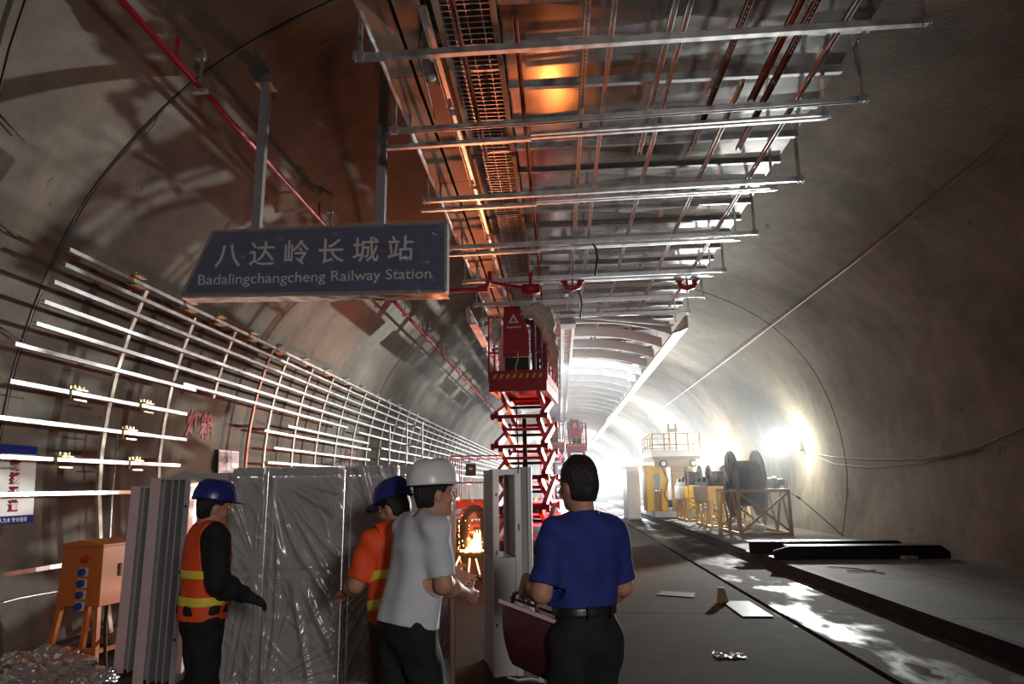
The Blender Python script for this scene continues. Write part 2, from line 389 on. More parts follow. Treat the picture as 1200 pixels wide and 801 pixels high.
floor = bpy.data.objects.new('floor', None); COL.objects.link(floor); struct(floor)
GX = 2.68
FY = [-19.2, -8, 0, 9.2, 14.3, 21, 30, 42, 56, 72, 90, 109.6]
for y0, y1 in zip(FY[:-1], FY[1:]):
    b = MB(); b.box(-5.45, GX - .05, y0 + .006, y1 - .006, -.25, 0); part('floor_slab', b, 'floor', floor)
    b = MB(); b.box(GX + .05, 3.93, y0 + .006, y1 - .006, -.25, -.012); part('gutter_slab', b, 'floor', floor)
b = MB(); b.box(-5.5, 8.0, -19.2, 109.6, -.35, -.2); part('subfloor', b, 'dark', floor)
SY = [-19.2, -6, 2.5, 8.0, 11.2, 15.5, 20.0, 25.5, 32, 40, 52, 66, 84, 109.6]
for y0, y1 in zip(SY[:-1], SY[1:]):
    for x0, x1 in ((4.10, 5.72), (5.735, 7.55)):
        b = MB(); b.box(x0, x1, y0 + .008, y1 - .008, -.25, .15); part('raised_slab', b, 'slab', floor)
KY = [-19.2 + 3.2 * i for i in range(41)]
for y0, y1 in zip(KY[:-1], KY[1:]):
    b = MB(); b.prism([(3.95, y0 + .01, -.2), (3.95, y0 + .01, .06), (4.0, y0 + .01, .07), (4.0, y0 + .01, .155), (4.098, y0 + .01, .155), (4.098, y0 + .01, -.2)], (0, y1 - y0 - .02, 0))
    part('kerb_angle', b, 'kerb', floor)
# steel cover plates let into the wet strip
b = MB(); b.prism([(2.16, 8.9, .004), (2.52, 8.9, .004), (2.52, 10.0, .004), (2.16, 10.0, .004)], (0, 0, .012)); part('cover_plate', b, 'plate', floor, label='flat steel plate lying by the groove')
# shallow drain channel along the left wall foot
b = MB(); b.box(-5.42, -5.05, -19, 100, 0, .07); part('wall_kerb', b, 'slab', floor)

# ------------------------------------------------------------------ haze in the far part of the tunnel
hm = bpy.data.materials.new('dusty_haze'); hm.use_nodes = True; nt = hm.node_tree
nt.nodes.remove(nt.nodes['Principled BSDF'])
vs_ = nt.nodes.new('ShaderNodeVolumeScatter'); vs_.inputs['Density'].default_value = .005; vs_.inputs['Color'].default_value = (.93, .97, 1, 1)
vs_.inputs['Anisotropy'].default_value = .35
nt.links.new(vs_.outputs[0], nt.nodes['Material Output'].inputs['Volume'])
mb = MB(); P = [(CX - x * 1.02, 15.5, z * 1.005 - .0) for x, z in HALF] + [(CX + x * 1.02, 15.5, z * 1.005) for x, z in HALF[::-1][1:]]
mb.prism(P, (0, 93.5, 0)); hz = part('haze', mb, hm); hz['kind'] = 'stuff'; hz['label'] = 'white dusty haze filling the far tunnel'; hz['category'] = 'haze'
# ------------------------------------------------------------------ overhead: ducts, tray, trapeze hangers, channels
ORD = ['first', 'second', 'third', 'fourth', 'fifth', 'sixth', 'seventh', 'eighth', 'ninth', 'tenth', 'eleventh', 'twelfth', 'thirteenth', 'fourteenth', 'fifteenth', 'sixteenth']
DX0, DX1, DZ = -.40, 2.76, 5.46
duct = thing('air_duct', 'wide galvanised sheet air duct running overhead along the tunnel', 'duct', (1.2, 3.4, DZ))
fl = [3.6 + .62 * i for i in range(22)] + [17.24 + 1.24 * i for i in range(24)]
for i, (y0, y1) in enumerate(zip(fl[:-1], fl[1:])):
    b = MB()
    # bottom sheet cross-broken to a shallow point so that every panel catches the light a little differently
    dz = .012 * (-1) ** i + .006 * noise.noise(Vector((i * 1.7, 0, 0)))
    xm = (DX0 + DX1) / 2; ym = (y0 + y1) / 2
    vs = [(DX0, y0, DZ), (DX1, y0, DZ), (DX1, y1, DZ), (DX0, y1, DZ), (xm, ym, DZ - dz), (DX0, y0, DZ + .55), (DX1, y0, DZ + .55), (DX1, y1, DZ + .55), (DX0, y1, DZ + .55)]
    b.add(vs, [(1, 0, 4), (2, 1, 4), (3, 2, 4), (0, 3, 4), (5, 6, 7, 8), (0, 1, 6, 5), (1, 2, 7, 6), (2, 3, 8, 7), (3, 0, 5, 8)])
    part('duct_section', b, 'sheet', duct)
    b = MB(); w = .026
    for x0, x1, z0, z1 in ((DX0 - .035, DX1 + .035, DZ - .04, DZ + .003), (DX0 - .035, DX0, DZ, DZ + .58), (DX1, DX1 + .035, DZ, DZ + .58)):
        b.box(x0, x1, y0 - w, y0 + w, z0, z1)
    part('duct_flange', b, 'flange', duct)

tray = thing('wire_cable_tray', 'wire mesh cable tray left of the air duct overhead', 'cable tray', (-.65, 3.4, 5.38))
for x in (-.90, -.44):
    b = MB(); b.bar((x, 3.4, 5.42), (x, 14.5, 5.42), .05, .1); part('side_rail', b, 'brown', tray)
b = MB()
for i in range(int(11 / .075)):
    y = 3.45 + i * .075; b.bar((-.88, y, 5.40), (-.46, y, 5.40), .007, .007)
for x in (-.80, -.67, -.54): b.bar((x, 3.4, 5.408), (x, 14.5, 5.408), .007, .007)
stuff(part('mesh_wires', b, 'galv', tray, label='fine wire mesh bottom'))
b = MB()
for x in (-.86, -.48):
    for i in range(150): b.cbox((x, 6.6 + i * .05, 5.372), .03, .012, .008)
stuff(part('tray_perforations', b, 'brown', tray, label='rows of punched lugs along both edges'))

trunk = thing('flat_trunking', 'wide brown flat trunking running overhead left of the cable tray', 'trunking', (-1.2, 3.4, 5.4))
for x0, x1, z in ((-1.52, -1.27, 5.36), (-1.235, -1.03, 5.37)):
    for k in range(5):
        y0 = 3.4 + k * 2.3; b = MB(); b.box(x0, x1, y0 + .004, y0 + 2.296, z, z + .11); part('trunking_length', b, 'brown', trunk)
b = MB(); b.box(-1.53, -1.0, 3.4, 14.9, 5.49, 5.52); part('backing_strip', b, 'black', trunk)
b = MB(); b.box(-.99, -.93, 3.4, 14.6, 5.44, 5.6); b.box(-.425, -.40 - .04, 3.4, 14.6, 5.42, 5.6); tag(part('gap_shade_strips', b, 'black'), 'narrow black strips standing in for the shaded gaps beside the mesh tray overhead', 'trunking')  # shade in the gaps beside the tray, drawn as black strips

# sloping bright tray pieces above the nearest hanger (top of the picture)
t = thing('raised_tray_section', 'orange-lit raised ladder tray bending up above the nearest hanger', 'cable tray', (-.6, 3.9, 5.4))
for x in (-.92, -.36):
    b = MB(); b.bar((x, 4.9, 5.52), (x + .22, 4.35, 5.98), .05, .09); part('side_rail', b, 'brown', t)
b = MB()
for k in range(9):
    f = k / 8; b.bar((-.90 + .22*f, 4.9 - .55*f, 5.53 + .46*f), (-.38 + .22*f, 4.9 - .55*f, 5.53 + .46*f), .008, .008)
stuff(part('mesh_wires', b, 'galv', t))
b = MB(); b.bar((-.92, 4.9, 5.55), (-.36, 4.9, 5.55), .04, .05); part('cross_bar', b, 'galv', t)

# trapeze hangers ---------------------------------------------------------
HG = 'trapeze hangers under the duct'
hy = [4.82, 5.95, 7.63, 9.35, 11.05, 12.6, 13.8]
for i, y in enumerate(hy):
    y_ = y; x0, x1 = -1.56, 2.88 - .035 * max(0, i - 2)
    t = thing('trapeze_hanger', '%s long trapeze hanger from the camera, its steel bar crossing under the duct' % ORD[i], 'hanger', (.66, y_, 5.0), HG)
    b = MB(); h = .052 if i == 0 else .041
    b.channel((x0, y_, 5.0), (x1, y_, 5.0), h, h, .005, (0, 0, -1) if i % 2 else (0, 0, 1)); b.box(x0, x1, y_ - h/2, y_ + h/2, 5.0 + h/2, 5.0 + h/2 + .004)
    part('cross_bar', b, 'galv', t)
    if i:
        b = MB(); b.channel((x0, y_ + .05, 5.045), (x1, y_ + .05, 5.045), .035, .035, .004); part('back_bar', b, 'galv', t)
    for x in (x0 + .03, x1 - .03):
        b = MB(); b.bar((x, y_, 4.98), (x, y_, 5.60), .034, .034, (0, 1, 0)); part('drop_rod', b, 'galv', t)
        b = MB(); b.box(x - .045, x + .045, y_ - .036, y_ - .024, 4.965, 5.04)
        for dx in (-.025, .025): b.tube([(x + dx, y_ - .05, 4.985), (x + dx, y_ - .02, 4.985)], .009, 6); b.tube([(x + dx, y_ - .03, 4.94), (x + dx, y_ - .03, 4.98)], .006, 6)
        part('corner_bracket', b, 'galv', t)
    for xa, xb in ((x0, DX0 - .04), (DX1 + .04, x1)):
        b = MB(); b.bar((xa, y_, 5.61), (xb, y_, 5.61), .04, .04); part('top_bar', b, 'galv', t)
    for x in (x0 + .12, DX1 + .06):
        b = MB(); b.tube([(x, y_, 5.6), (x, y_, vault_z(x))], .008, 6); part('threaded_rod', b, 'dark', t)
    t.rotation_euler.z = -.016 if i == 0 else -.042
sy = [6.32, 7.98, 9.72, 11.45]
for i, y in enumerate(sy):
    t = thing('short_trapeze_hanger', '%s shorter trapeze hanger from the camera, set just behind a long one' % ORD[i], 'hanger', (.5, y, 5.03), HG)
    x0, x1 = -1.70 + .03*i, 2.69
    b = MB(); b.channel((x0, y, 5.03), (-.2, y, 5.03), .045, .045, .005); part('left_bar', b, 'galv', t)
    b = MB(); b.channel((-.2, y + .03, 5.06), (x1, y + .03, 5.06), .04, .04, .005); b.channel((-.2, y - .05, 5.05), (x1, y - .05, 5.05), .03, .03, .004); part('right_bar', b, 'galv', t)
    for x in (x1 - .03, x0 + .25):
        b = MB(); b.bar((x, y, 5.03), (x, y, 5.52 if x > 0 else 5.40), .03, .03, (0, 1, 0)); part('drop_rod', b, 'galv', t)
    b = MB(); b.cbox((x1 - .03, y - .03, 5.06), .09, .012, .08); part('corner_bracket', b, 'galv', t)
    b = MB(); b.tube([(x0 + .25, y, 5.5), (x0 + .25, y, vault_z(x0 + .25))], .008, 6); part('threaded_rod', b, 'dark', t)
    t.rotation_euler.z = -.042

# long channels -----------------------------------------------------------
def strut(x, y0, y1, mat, lab, w=.038, pipe=False, z=5.09, slots=False):
    t = thing('strut_channel', lab, 'channel', (x, y0, z), 'long steel channels under the duct')
    b = MB()
    if pipe: b.tube([(x, y0, z), (x, y1, z)], w / 2, 8)
    else: b.channel((x, y0, z), (x, y1, z), w, .04, .004, (0, 0, -1))
    part('channel', b, mat, t)
    if slots:
        b = MB()
        for k in range(int((y1 - y0) / .055)): b.cbox((x + w/2 + .001, y0 + .03 + k*.055, z), .002, .03, .014); b.cbox((x, y0 + .03 + k*.055, z - .021), .010, .026, .002)
        stuff(part('slots', b, 'black', t, label='row of dark punched slots'))
    return t
S_ = [(-1.40, 3.9, 14.0, 'galv', 'grey steel conduit furthest left, passing above the sign end', .04, True, False),
      (-.93, 4.42, 14.0, 'galv', 'twin edged steel channel second from the left, over the trunking', .06, False, False),
      (-.70, 3.9, 6.9, 'rust_redlit', 'short red-lit slotted channel hanging over the mesh tray', .036, False, True),  # red glow on the steel is painted into these red channels
      (-.25, 4.6, 14.0, 'rust_redlit', 'red-lit channel along the left edge of the air duct', .04, False, False),
      (.30, 3.9, 13.6, 'galv', 'steel channel left one of the close pair under the duct', .04, False, True),
      (.50, 3.9, 13.6, 'galv', 'steel channel right one of the close pair under the duct', .04, False, False),
      (.95, 3.9, 6.9, 'galv', 'short steel channel ending mid duct, left of the middle channel', .045, False, False),
      (1.06, 3.9, 13.6, 'galv', 'middle steel channel running the whole length under the duct', .04, False, False),
      (1.50, 3.9, 6.88, 'rust_redlit', 'short dark red-lit channel ending between second and third hanger', .045, False, True),
      (1.72, 5.6, 13.6, 'galv', 'steel channel right of the duct middle starting after the first hanger', .04, False, False),
      (1.88, 3.9, 5.95, 'rust_redlit', 'short red-lit channel fork nearest the camera at the duct right side', .06, False, False),
      (2.0, 3.9, 6.9, 'rust_redlit', 'dark red-lit slotted channel at the duct right side', .05, False, True),
      (2.30, 3.9, 13.6, 'galv', 'rightmost long channel under the duct edge', .038, False, False)]
for x, y0, y1, m, lab, w, p, sl in S_: strut(x, y0, y1, m, lab, w, p, 5.09, sl)

# small pipe fittings, loose cables
def coupling(x, y, z, lab, yaw=0):
    t = thing('pipe_coupling', lab, 'pipe fitting', (x, y, z))
    b = MB(); b.tube([(x - .14, y, z + .06), (x - .10, y, z - .02), (x, y, z - .05), (x + .10, y, z - .02), (x + .14, y, z + .06)], .045, 10); part('elbow', b, 'redpipe', t, True)
    for s in (-1, 1):
        b = MB(); b.lathe((x + s*.14, y, z + .05), (0, 0, 1), [(0, .05), (0, .065), (.035, .065), (.035, .05)], 12); part('clamp_ring', b, 'redpipe', t)
    b = MB(); b.tube([(x, y, z - .05), (x, y, z + .14)], .018, 8); part('hanger_stud', b, 'redpipe', t)
    return t
coupling(.31, 11.4, 4.95, 'red pipe coupling with clamps hanging under the duct near its middle')
coupling(2.30, 11.6, 4.95, 'red pipe coupling with clamps hanging under the duct right side')
for x, y, lab, dx in ((.55, 9.5, 'black cable loop hanging under the duct above the lower one', .06), (.42, 12.1, 'black cable loop hanging beside the red lift, lower of two', .05)):
    b = MB(); b.tube([(x - .15, y, 5.07), (x, y, 5.06), (x + dx, y, 4.95), (x + dx + .02, y, 4.8), (x + dx - .02, y + .05, 4.55)], .016, 8)
    tag(part('hanging_cable', b, 'black', smooth=True), lab, 'cable')
b = MB(); b.tube([(-.86, 4.6, 5.9), (-.98, 4.7, 5.3), (-1.05, 4.85, 4.98), (-1.06, 5.3, 4.99), (-1.10, 5.9, 5.03)], .006, 6)
tag(part('hanging_cable', b, 'dark', smooth=True), 'thin dark wire looped over the nearest hanger bar', 'cable')
# bundle of plastic tucked above the second hanger
b = MB()
def bag(u, v):
    a = u * 2 * math.pi; p = (v - .5) * math.pi; r = 1 + .35 * noise.noise(Vector((math.cos(a)*1.6*math.cos(p), math.sin(a)*1.6*math.cos(p), p*1.5)))
    return (-1.02 + .085*r*math.cos(a)*math.cos(p), 5.35 + .14*r*math.sin(a)*math.cos(p), 5.22 + .15*r*math.sin(p))
b.grid(bag, 28, 20); tag(part('plastic_bag', b, 'cement', smooth=True), 'crumpled pale plastic bag tucked beside the trunking overhead', 'bag')

# ------------------------------------------------------------------ white ceiling frame further on
cf = thing('ceiling_frame', 'white ribbed ceiling frame running down the far tunnel', 'ceiling frame', (.4, 14.0, 4.7))
ribs = [14.5 + 1.4 * i for i in range(42)]
def arcz(x):
    return 5.02 - .36 * max(0, (abs(x - .35) - .3) / 1.95) ** 2.2
for y in ribs:
    for a, c in ((-1.68, .10), (.42, 2.48)):
        xs = [a + (c - a) * k / 9 for k in range(10)]
        b = MB(); poly = [(x, y, arcz(x)) for x in xs] + [(x, y, arcz(x) + .23) for x in xs[::-1]]
        n = len(xs); vs = [(x, yy, arcz(x) + dz) for yy in (y, y + .05) for dz in (0, .23) for x in xs]
        fs = []
        for k in range(n - 1):
            fs += [(k, k+1, n+k+1, n+k), (2*n+k+1, 2*n+k, 3*n+k, 3*n+k+1), (k+1, k, 2*n+k, 2*n+k+1), (n+k, n+k+1, 3*n+k+1, 3*n+k)]
        fs += [(0, n, 3*n, 2*n), (n-1, 3*n-1, 4*n-1, 2*n-1)]
        b.add(vs, fs); part('rib', b, 'whitep', cf)
L0 = [14.2 + 2.8 * i for i in range(21)]
for y in L0:
    b = MB(); b.prism([(2.46, y, 4.72), (2.46, y, 4.66), (2.78, y, 4.78), (2.78, y, 5.04), (2.72, y, 5.04), (2.72, y, 4.84)], (0, 2.79, 0)); part('right_edge_beam', b, 'whitep', cf)
    b = MB(); b.prism([(2.60, y + .02, 4.705), (2.66, y + .02, 4.728), (2.66, y + .02, 4.722), (2.60, y + .02, 4.699)], (0, 2.7, 0)); part('light_slot', b, 'aludark', cf)
for y in [12.6 + 2.9 * i for i in range(21)]:
    b = MB(); b.prism([(-1.70, y, 4.72), (-1.64, y, 4.60), (-1.50, y, 4.60), (-1.50, y, 4.64), (-1.60, y, 4.64), (-1.66, y, 4.98), (-1.72, y, 4.98)], (0, 2.2, 0)); part('left_edge_panel', b, 'pinkfilm' if y < 19 else 'whitep', cf)
for x in (.14, .38):
    b = MB(); b.box(x - .03, x + .03, 14.0, 73, 4.88, 5.06); part('middle_beam', b, 'whitep', cf)
b = MB(); b.box(.10, .42, 13.9, 14.35, 4.86, 5.15); part('beam_end', b, 'aludark', cf)
b = MB()
for k in range(150): b.box(.165, .355, 14.4 + k*.28, 14.52 + k*.28, 4.93, 4.97)
stuff(part('ladder_rungs', b, 'whitep', cf))
for x in (1.0, 1.75, -.55, -1.1):
    b = MB(); b.box(x - .025, x + .025, 14.5, 73, arcz(x) + .24, arcz(x) + .28); part('tie_strip', b, 'whitep', cf)
b = MB()
for k in range(22):
    y = 14.6 + 2.8*k
    for x in (-1.6, .26, 2.6): b.tube([(x, y, 5.0), (x, y, vault_z(x))], .012, 5)
part('suspension_rods', b, 'galv', cf)
# curved grey bracing at the front edge of the frame
b = MB(); b.tube([(-1.5, 13.9, 5.06), (-.9, 13.9, 5.13), (-.35, 13.9, 5.13), (.1, 13.9, 5.02), (.26, 13.95, 4.93)], .02, 6); b.tube([(-.78, 13.9, 5.10), (-.78, 13.9, 4.7)], .02, 6)
b.bar((.40, 14.0, 5.04), (2.44, 14.0, 4.80), .03, .04); part('front_brace', b, 'alu', cf)
b = MB(); b.prism([(-.2, 14.0, 5.0), (.1, 14.0, 4.88), (.1, 14.0, 4.62), (-.2, 14.0, 4.80)], (0, .04, 0)); part('end_plate', b, 'pinkfilm', cf)
# ------------------------------------------------------------------ left wall: cladding grid
grid = thing('cladding_support_grid', 'bright steel rail and post grid fixed along the left wall', 'wall frame', (-5.0, 6.2, .6))
def rail(z, y0, y1, w=.045, d=.30):
    y = y0
    while y < y1 - .05:
        ye = min(y + 6.0, y1); b = MB(); x = left_x(z, d)
        b.channel((x, y, z), (x, ye - .012, z), .042, w, .004, (-1, 0, 0)); part('rail', b, 'rail', grid); y = ye
for z, y0 in ((3.99, 6.26), (3.84, 6.29), (3.65, 6.25), (3.44, 6.23), (3.22, 6.23)): rail(z, y0, 62)
rail(2.98, 6.06, 9.4); rail(3.02, 9.0, 16.5, .075); rail(2.98, 17.5, 62)
for z, y0, y1 in ((2.63, 6.12, 9.3), (2.28, 6.0, 9.4), (1.92, 6.0, 9.3), (1.57, 5.8, 8.9), (.85, 5.8, 7.2)): rail(z, y0, y1)
for z, y0, y1 in ((2.76, 12.9, 18.6), (2.60, 11.9, 18.9), (2.32, 12.4, 18.9), (2.05, 12.2, 18.6), (2.70, 20, 62), (2.4, 20, 62), (2.1, 20, 62)): rail(z, y0, y1)
def post(y, z0, z1, mat='post', w=.06):
    zs = np.linspace(z0, z1, 9); b = MB()
    for a, c in zip(zs[:-1], zs[1:]): b.bar((left_x(a, .245), y, a), (left_x(c, .245), y, c + .002), w, .035, (1, 0, .2))
    part('post', b, mat, grid)
    for z in (z0 + .1, (z0 + z1) / 2, z1 - .02) if y < 20 else (z1 - .02,):
        b = MB(); b.bar((left_x(z, .24), y + .05, z), (left_x(z, -.02), y + .05, z), .05, .05); part('wall_bracket', b, 'rust_redlit', grid)
post(7.7, .05, 4.0); post(8.88, .05, 3.92)
py = [10.03, 11.45, 12.15, 13.45, 14.75, 16.05, 17.35, 18.7]
for y in py: post(y, 2.95 if y < 11 else (1.3 if y > 11 else 2.95), 4.0, 'post' if y != 11.45 else 'rust_redlit')
for k in range(33): post(20.0 + 1.28*k, 1.2, 4.02)
def clip(x, y, z):
    b = MB(); b.box(x - .03, x + .08, y - .09, y + .09, z + .022, z + .035); b.box(x - .02, x, y - .09, y + .09, z + .03, z + .07)
    for dy in (-.07, 0., .07): b.tube([(x + .03, y + dy, z + .03), (x + .03, y + dy, z + .075)], .014, 6)
    b.box(x - .03, x + .07, y - .10, y + .10, z - .09, z - .075); b.tube([(x, y - .06, z - .08), (x, y - .06, z + .03)], .008, 5)
    part('rail_clamp', b, 'brass', grid)
for y, z in ((7.0, 2.63), (6.95, 1.92), (8.25, 2.63), (8.2, 1.92), (8.0, 2.28), (7.35, 4.0), (8.5, 4.0), (9.3, 4.0), (10.4, 4.0), (11.5, 4.0), (12.7, 4.0), (14, 4.0), (15.3, 4.0), (16.6, 4.0), (18, 4.0), (19.3, 4.0), (20.6, 4.0), (22, 4.0), (23.4, 4.0), (25, 4.0)):
    clip(left_x(z, .33), y, z)
b = MB(); b.tube([(left_x(2.2, .22), 8.0, 2.3), (left_x(1.8, .2), 8.05, 1.5), (left_x(1.2, .2), 8.0, .9), (left_x(.4, .2), 7.9, .1)], .01, 6)
tag(part('thin_conduit', b, 'galv', smooth=True), 'thin pale conduit hanging down the left wall behind the rails', 'conduit')

# scaffold frame against the left wall
t = thing('scaffold_frame', 'rectangular tube scaffold frame standing by the left wall', 'scaffold', (-4.6, 19.5, 0))
for x in (-4.85, -4.35, -3.9):
    b = MB(); b.tube([(x, 19.5, 0), (x, 19.5, 3.35)], .025, 8); part('upright', b, 'galv', t)
for z in (3.3, 2.75, 2.2, 1.6, .4):
    b = MB(); b.tube([(-4.85, 19.5, z), (-3.9, 19.5, z)], .02, 8); part('cross_tube', b, 'rust_redlit' if z in (2.2, 1.6) else 'galv', t)

# boards and paint on the wall
def wall_frame(y, z, z1=None):
    """right (+Y), up vectors on the left wall at height z"""
    if z1:
        return Vector((0, 1, 0)), Vector((left_x(z1) - left_x(z), 0, z1 - z)).normalized()
    e = .05; up = Vector((left_x(z + e) - left_x(z - e), 0, 2*e)).normalized(); return Vector((0, 1, 0)), up
t = thing('rescue_route_board', 'white board with red characters and blue borders on the left wall', 'sign', (left_x(1.3, .05), 6.5, 1.3))
BR = (1.28, 2.06)
def bx(z, z0, z1, d): return left_x(z0, d) + (left_x(z1, d) - left_x(z0, d))*(z - z0)/(z1 - z0)
def wb(y0, y1, z0, z1, d, mat, name, th=.012):
    b = MB(); P = [(bx(z0, *BR, d), y0, z0), (bx(z0, *BR, d), y1, z0), (bx(z1, *BR, d), y1, z1), (bx(z1, *BR, d), y0, z1)]
    b.prism(P, (-th, 0, 0)); return part(name, b, mat, t)
wb(6.0, 6.94, 1.28, 2.06, .06, 'paper', 'board'); wb(6.0, 6.94, 1.97, 2.06, .064, 'printblue', 'top_border'); wb(6.0, 6.94, 1.28, 1.36, .064, 'printblue', 'bottom_border')
R_, U_ = wall_frame(6, 1.28, 2.06)
def bx(z, z0, z1, d): return left_x(z0, d) + (left_x(z1, d) - left_x(z0, d))*(z - z0)/(z1 - z0)
for ch, z in zip('救援通道', (1.815, 1.68, 1.545, 1.41)):
    part('character', text_mb(ch, .122, (bx(z, 1.28, 2.06, .066), 6.60, z), R_, U_, .002, bold=.004), 'printred', t, label='red character')
stuff(part('small_print', text_mb('安全生产 以人为本 安全通道', .05, (bx(1.30, 1.28, 2.06, .068), 6.22, 1.30), R_, U_, .001), 'paper', t))
BR = (1.35, 2.22)
t = thing('pink_notice', 'pink notice with plum heading on the left wall behind the frames', 'notice', (left_x(1.3, .05), 10.9, 1.3))
wb(10.88, 11.58, 1.35, 2.22, .05, 'pinkpaper', 'board'); wb(10.90, 11.56, 2.02, 2.19, .054, 'plum', 'heading')
R_, U_ = wall_frame(11, 1.35, 2.22)
part('heading_print', text_mb('施工通道 注意安全', .085, (bx(2.07, 1.35, 2.22, .058), 10.93, 2.07), R_, U_, .001, width=.6), 'pinkpaper', t)
part('body_print', text_mb('材料堆放区', .11, (bx(1.80, 1.35, 2.22, .054), 10.93, 1.80), R_, U_, .001, width=.58), 'plum', t)
R_, U_ = wall_frame(10.2, 2.5)
w_ = text_mb('灯箱', .44, (left_x(2.42, .006), 9.86, 2.40), R_, U_, .002, width=.80, bold=.012)
tag(part('painted_characters', w_, 'wallred'), 'red characters spray painted on the bare left wall', 'painted writing')
w_ = text_mb('灯箱', .42, (left_x(2.2, .006), 17.6, 2.2), R_, U_, .002, width=.8, bold=.01)
tag(part('painted_characters', w_, 'wallred'), 'faint red paint marks on the left wall further along, behind the lower rails', 'painted writing')

# ------------------------------------------------------------------ station sign
SYY = 7.0
sg = thing('station_sign', 'blue station name sign in plastic film, hung from the vault at left', 'sign', (-2.6, SYY, 3.66))
b = MB(); P = [(-4.10, SYY, 3.69), (-1.17, SYY, 3.64), (-1.17, SYY, 4.42), (-3.80, SYY, 4.42)]
b.prism(P, (0, .14, 0)); part('sign_panel', b, 'bluesign', sg)
b = MB()
for p, q in zip(P, P[1:] + P[:1]): b.bar((p[0], SYY + .07, p[2]), (q[0], SYY + .07, q[2]), .155, .03, (0, 0, 1) if abs(p[2]-q[2]) < .3 else (1, 0, 0))
part('edge_frame', b, 'signframe', sg)
n_ = 6; cs = '八达岭长城站'
for i, ch in enumerate(cs):
    part('character', text_mb(ch, .305, (-3.76 + i * .388, SYY - .008, 4.02 + .002*i), (1, 0, -.004), (0, 0, 1), .004, bold=.002), 'letter', sg, label='white character ' + ch)
part('english_name', text_mb('Badalingchangcheng Railway Station', .17, (-3.94, SYY - .008, 3.80), (1, 0, -.004), (0, 0, 1), .004, width=2.60), 'letter', sg, label='white latin lettering')
b = MB()
def sfilm(u, v):
    xl = -4.13 + .31 * v; x = xl + (-1.14 - xl) * u; z = 3.66 - .05*u + (.79 + .03*u) * v
    w = noise.noise(Vector((x*2.2 + z*3, z*1.4, 1))) + .6*noise.noise(Vector((x*6 + z*5, z*3 - x*2, 5)))
    w += 1.6 * math.exp(-((u - .97)/.06)**2) * noise.noise(Vector((z*9, x*2, 3)))
    return (x, SYY - .055 - .045 * max(0., 1 - 2.6*abs(w))**1.5 + .006*w, z)
b.grid(sfilm, 110, 36)
part('plastic_film', b, 'signfilm', sg, smooth=True, label='loose wrinkled clear film')
b = MB()
def sf2(u, v):
    x = -4.1 + 2.95*u; return (x, SYY - .03 + .2*v, 3.66 - .05*u - .012 + .012*noise.noise(Vector((x*7, v*3, 2))))
b.grid(sf2, 60, 4); part('film_underside', b, 'signfilm', sg, smooth=True)
for x, zt in ((-3.34, vault_z(-3.34)), (-1.92, vault_z(-1.92))):
    b = MB(); b.box(x - .05, x + .05, SYY + .03, SYY + .11, 4.43, zt + .02); part('hanger_post', b, 'aludark', sg)
    b = MB(); b.cbox((x, SYY + .07, zt - .13), .2, .2, .03); b.cbox((x, SYY + .07, zt - .06), .12, .12, .14); part('fixing_plate', b, 'galv', sg)

# ------------------------------------------------------------------ red sprinkler pipes
sp = thing('sprinkler_pipe', 'long red sprinkler pipe running along the upper left vault', 'pipe', (-3.55, 3.5, 5.6))
b = MB(); b.tube([(-3.55, 3.4, 5.6), (-3.55, 10.4, 5.6)], .03, 12); part('pipe', b, 'redpipe', sp, True)
b = MB(); b.tube([(-3.55, 13.2, 5.58), (-3.56, 60, 5.62)], .03, 10); part('far_pipe', b, 'redpipe', sp, True)
for i, y in enumerate([5.6, 9.55, 14.6, 17.6, 20.6, 23.6, 26.6, 30, 33.5, 37, 41]):
    b = MB(); b.tube([(-3.55, y, 5.6), (-3.55, y, 5.83)], .016, 8); b.lathe((-3.55, y, 5.81), (0, 0, 1), [(0, .012), (.0, .022), (.03, .022), (.05, .012)], 8); part('upright_sprinkler', b, 'redpipe', sp)
for y in (6.05, 10.1, 13.6, 15.5, 18.6, 21.6, 24.8, 28, 31.5, 35):
    zt = vault_z(-3.55)
    b = MB(); b.bar((-3.55, y, 5.55), (-3.55, y, zt), .03, .03, (0, 1, 0)); b.cbox((-3.55, y, 5.555), .16, .06, .04); b.cbox((-3.57, y, 5.95), .10, .06, .06); part('pipe_clamp', b, 'galv', sp)
rp = thing('branch_pipe', 'red branch pipe crossing below the sign to the duct', 'pipe', (-2.5, 9.5, 4.4))
b = MB(); b.tube([(-2.55, 10.6, 4.68), (-1.6, 10.6, 4.70), (-1.15, 10.6, 4.71)], .035, 10); part('pipe', b, 'redpipe', rp, True)
b = MB(); b.lathe((-2.6, 10.6, 4.68), (1, 0, 0), [(0, .04), (0, .06), (.12, .06), (.12, .04)], 12); part('coupling', b, 'redpipe', rp); b = MB(); b.lathe((-1.24, 10.6, 4.71), (1, 0, 0), [(0, .04), (0, .06), (.16, .06), (.16, .04)], 12); part('coupling', b, 'redpipe', rp)
b = MB(); b.tube([(-2.55, 10.6, 4.68), (-3.55, 13.2, 5.58)], .028, 10); part('sloping_pipe', b, 'redpipe', rp, True)
b = MB(); b.tube([(-1.12, 10.6, 4.71), (-1.05, 10.6, 4.85), (-1.05, 10.6, 5.0)], .035, 10); part('riser', b, 'redpipe', rp, True); b = MB(); b.lathe((-.55, 11.0, 4.80), (1, 0, 0), [(0, .03), (0, .09), (.3, .09), (.3, .03)], 12); part('valve_body', b, 'redpipe', rp, True)
b = MB(); b.bar((-.55, 11.0, 4.83), (-1.1, 10.62, 4.83), .05, .05); b.tube([(-.40, 11.0, 4.88), (-.40, 11.0, 5.08)], .03, 8); part('valve_branch', b, 'redpipe', rp)

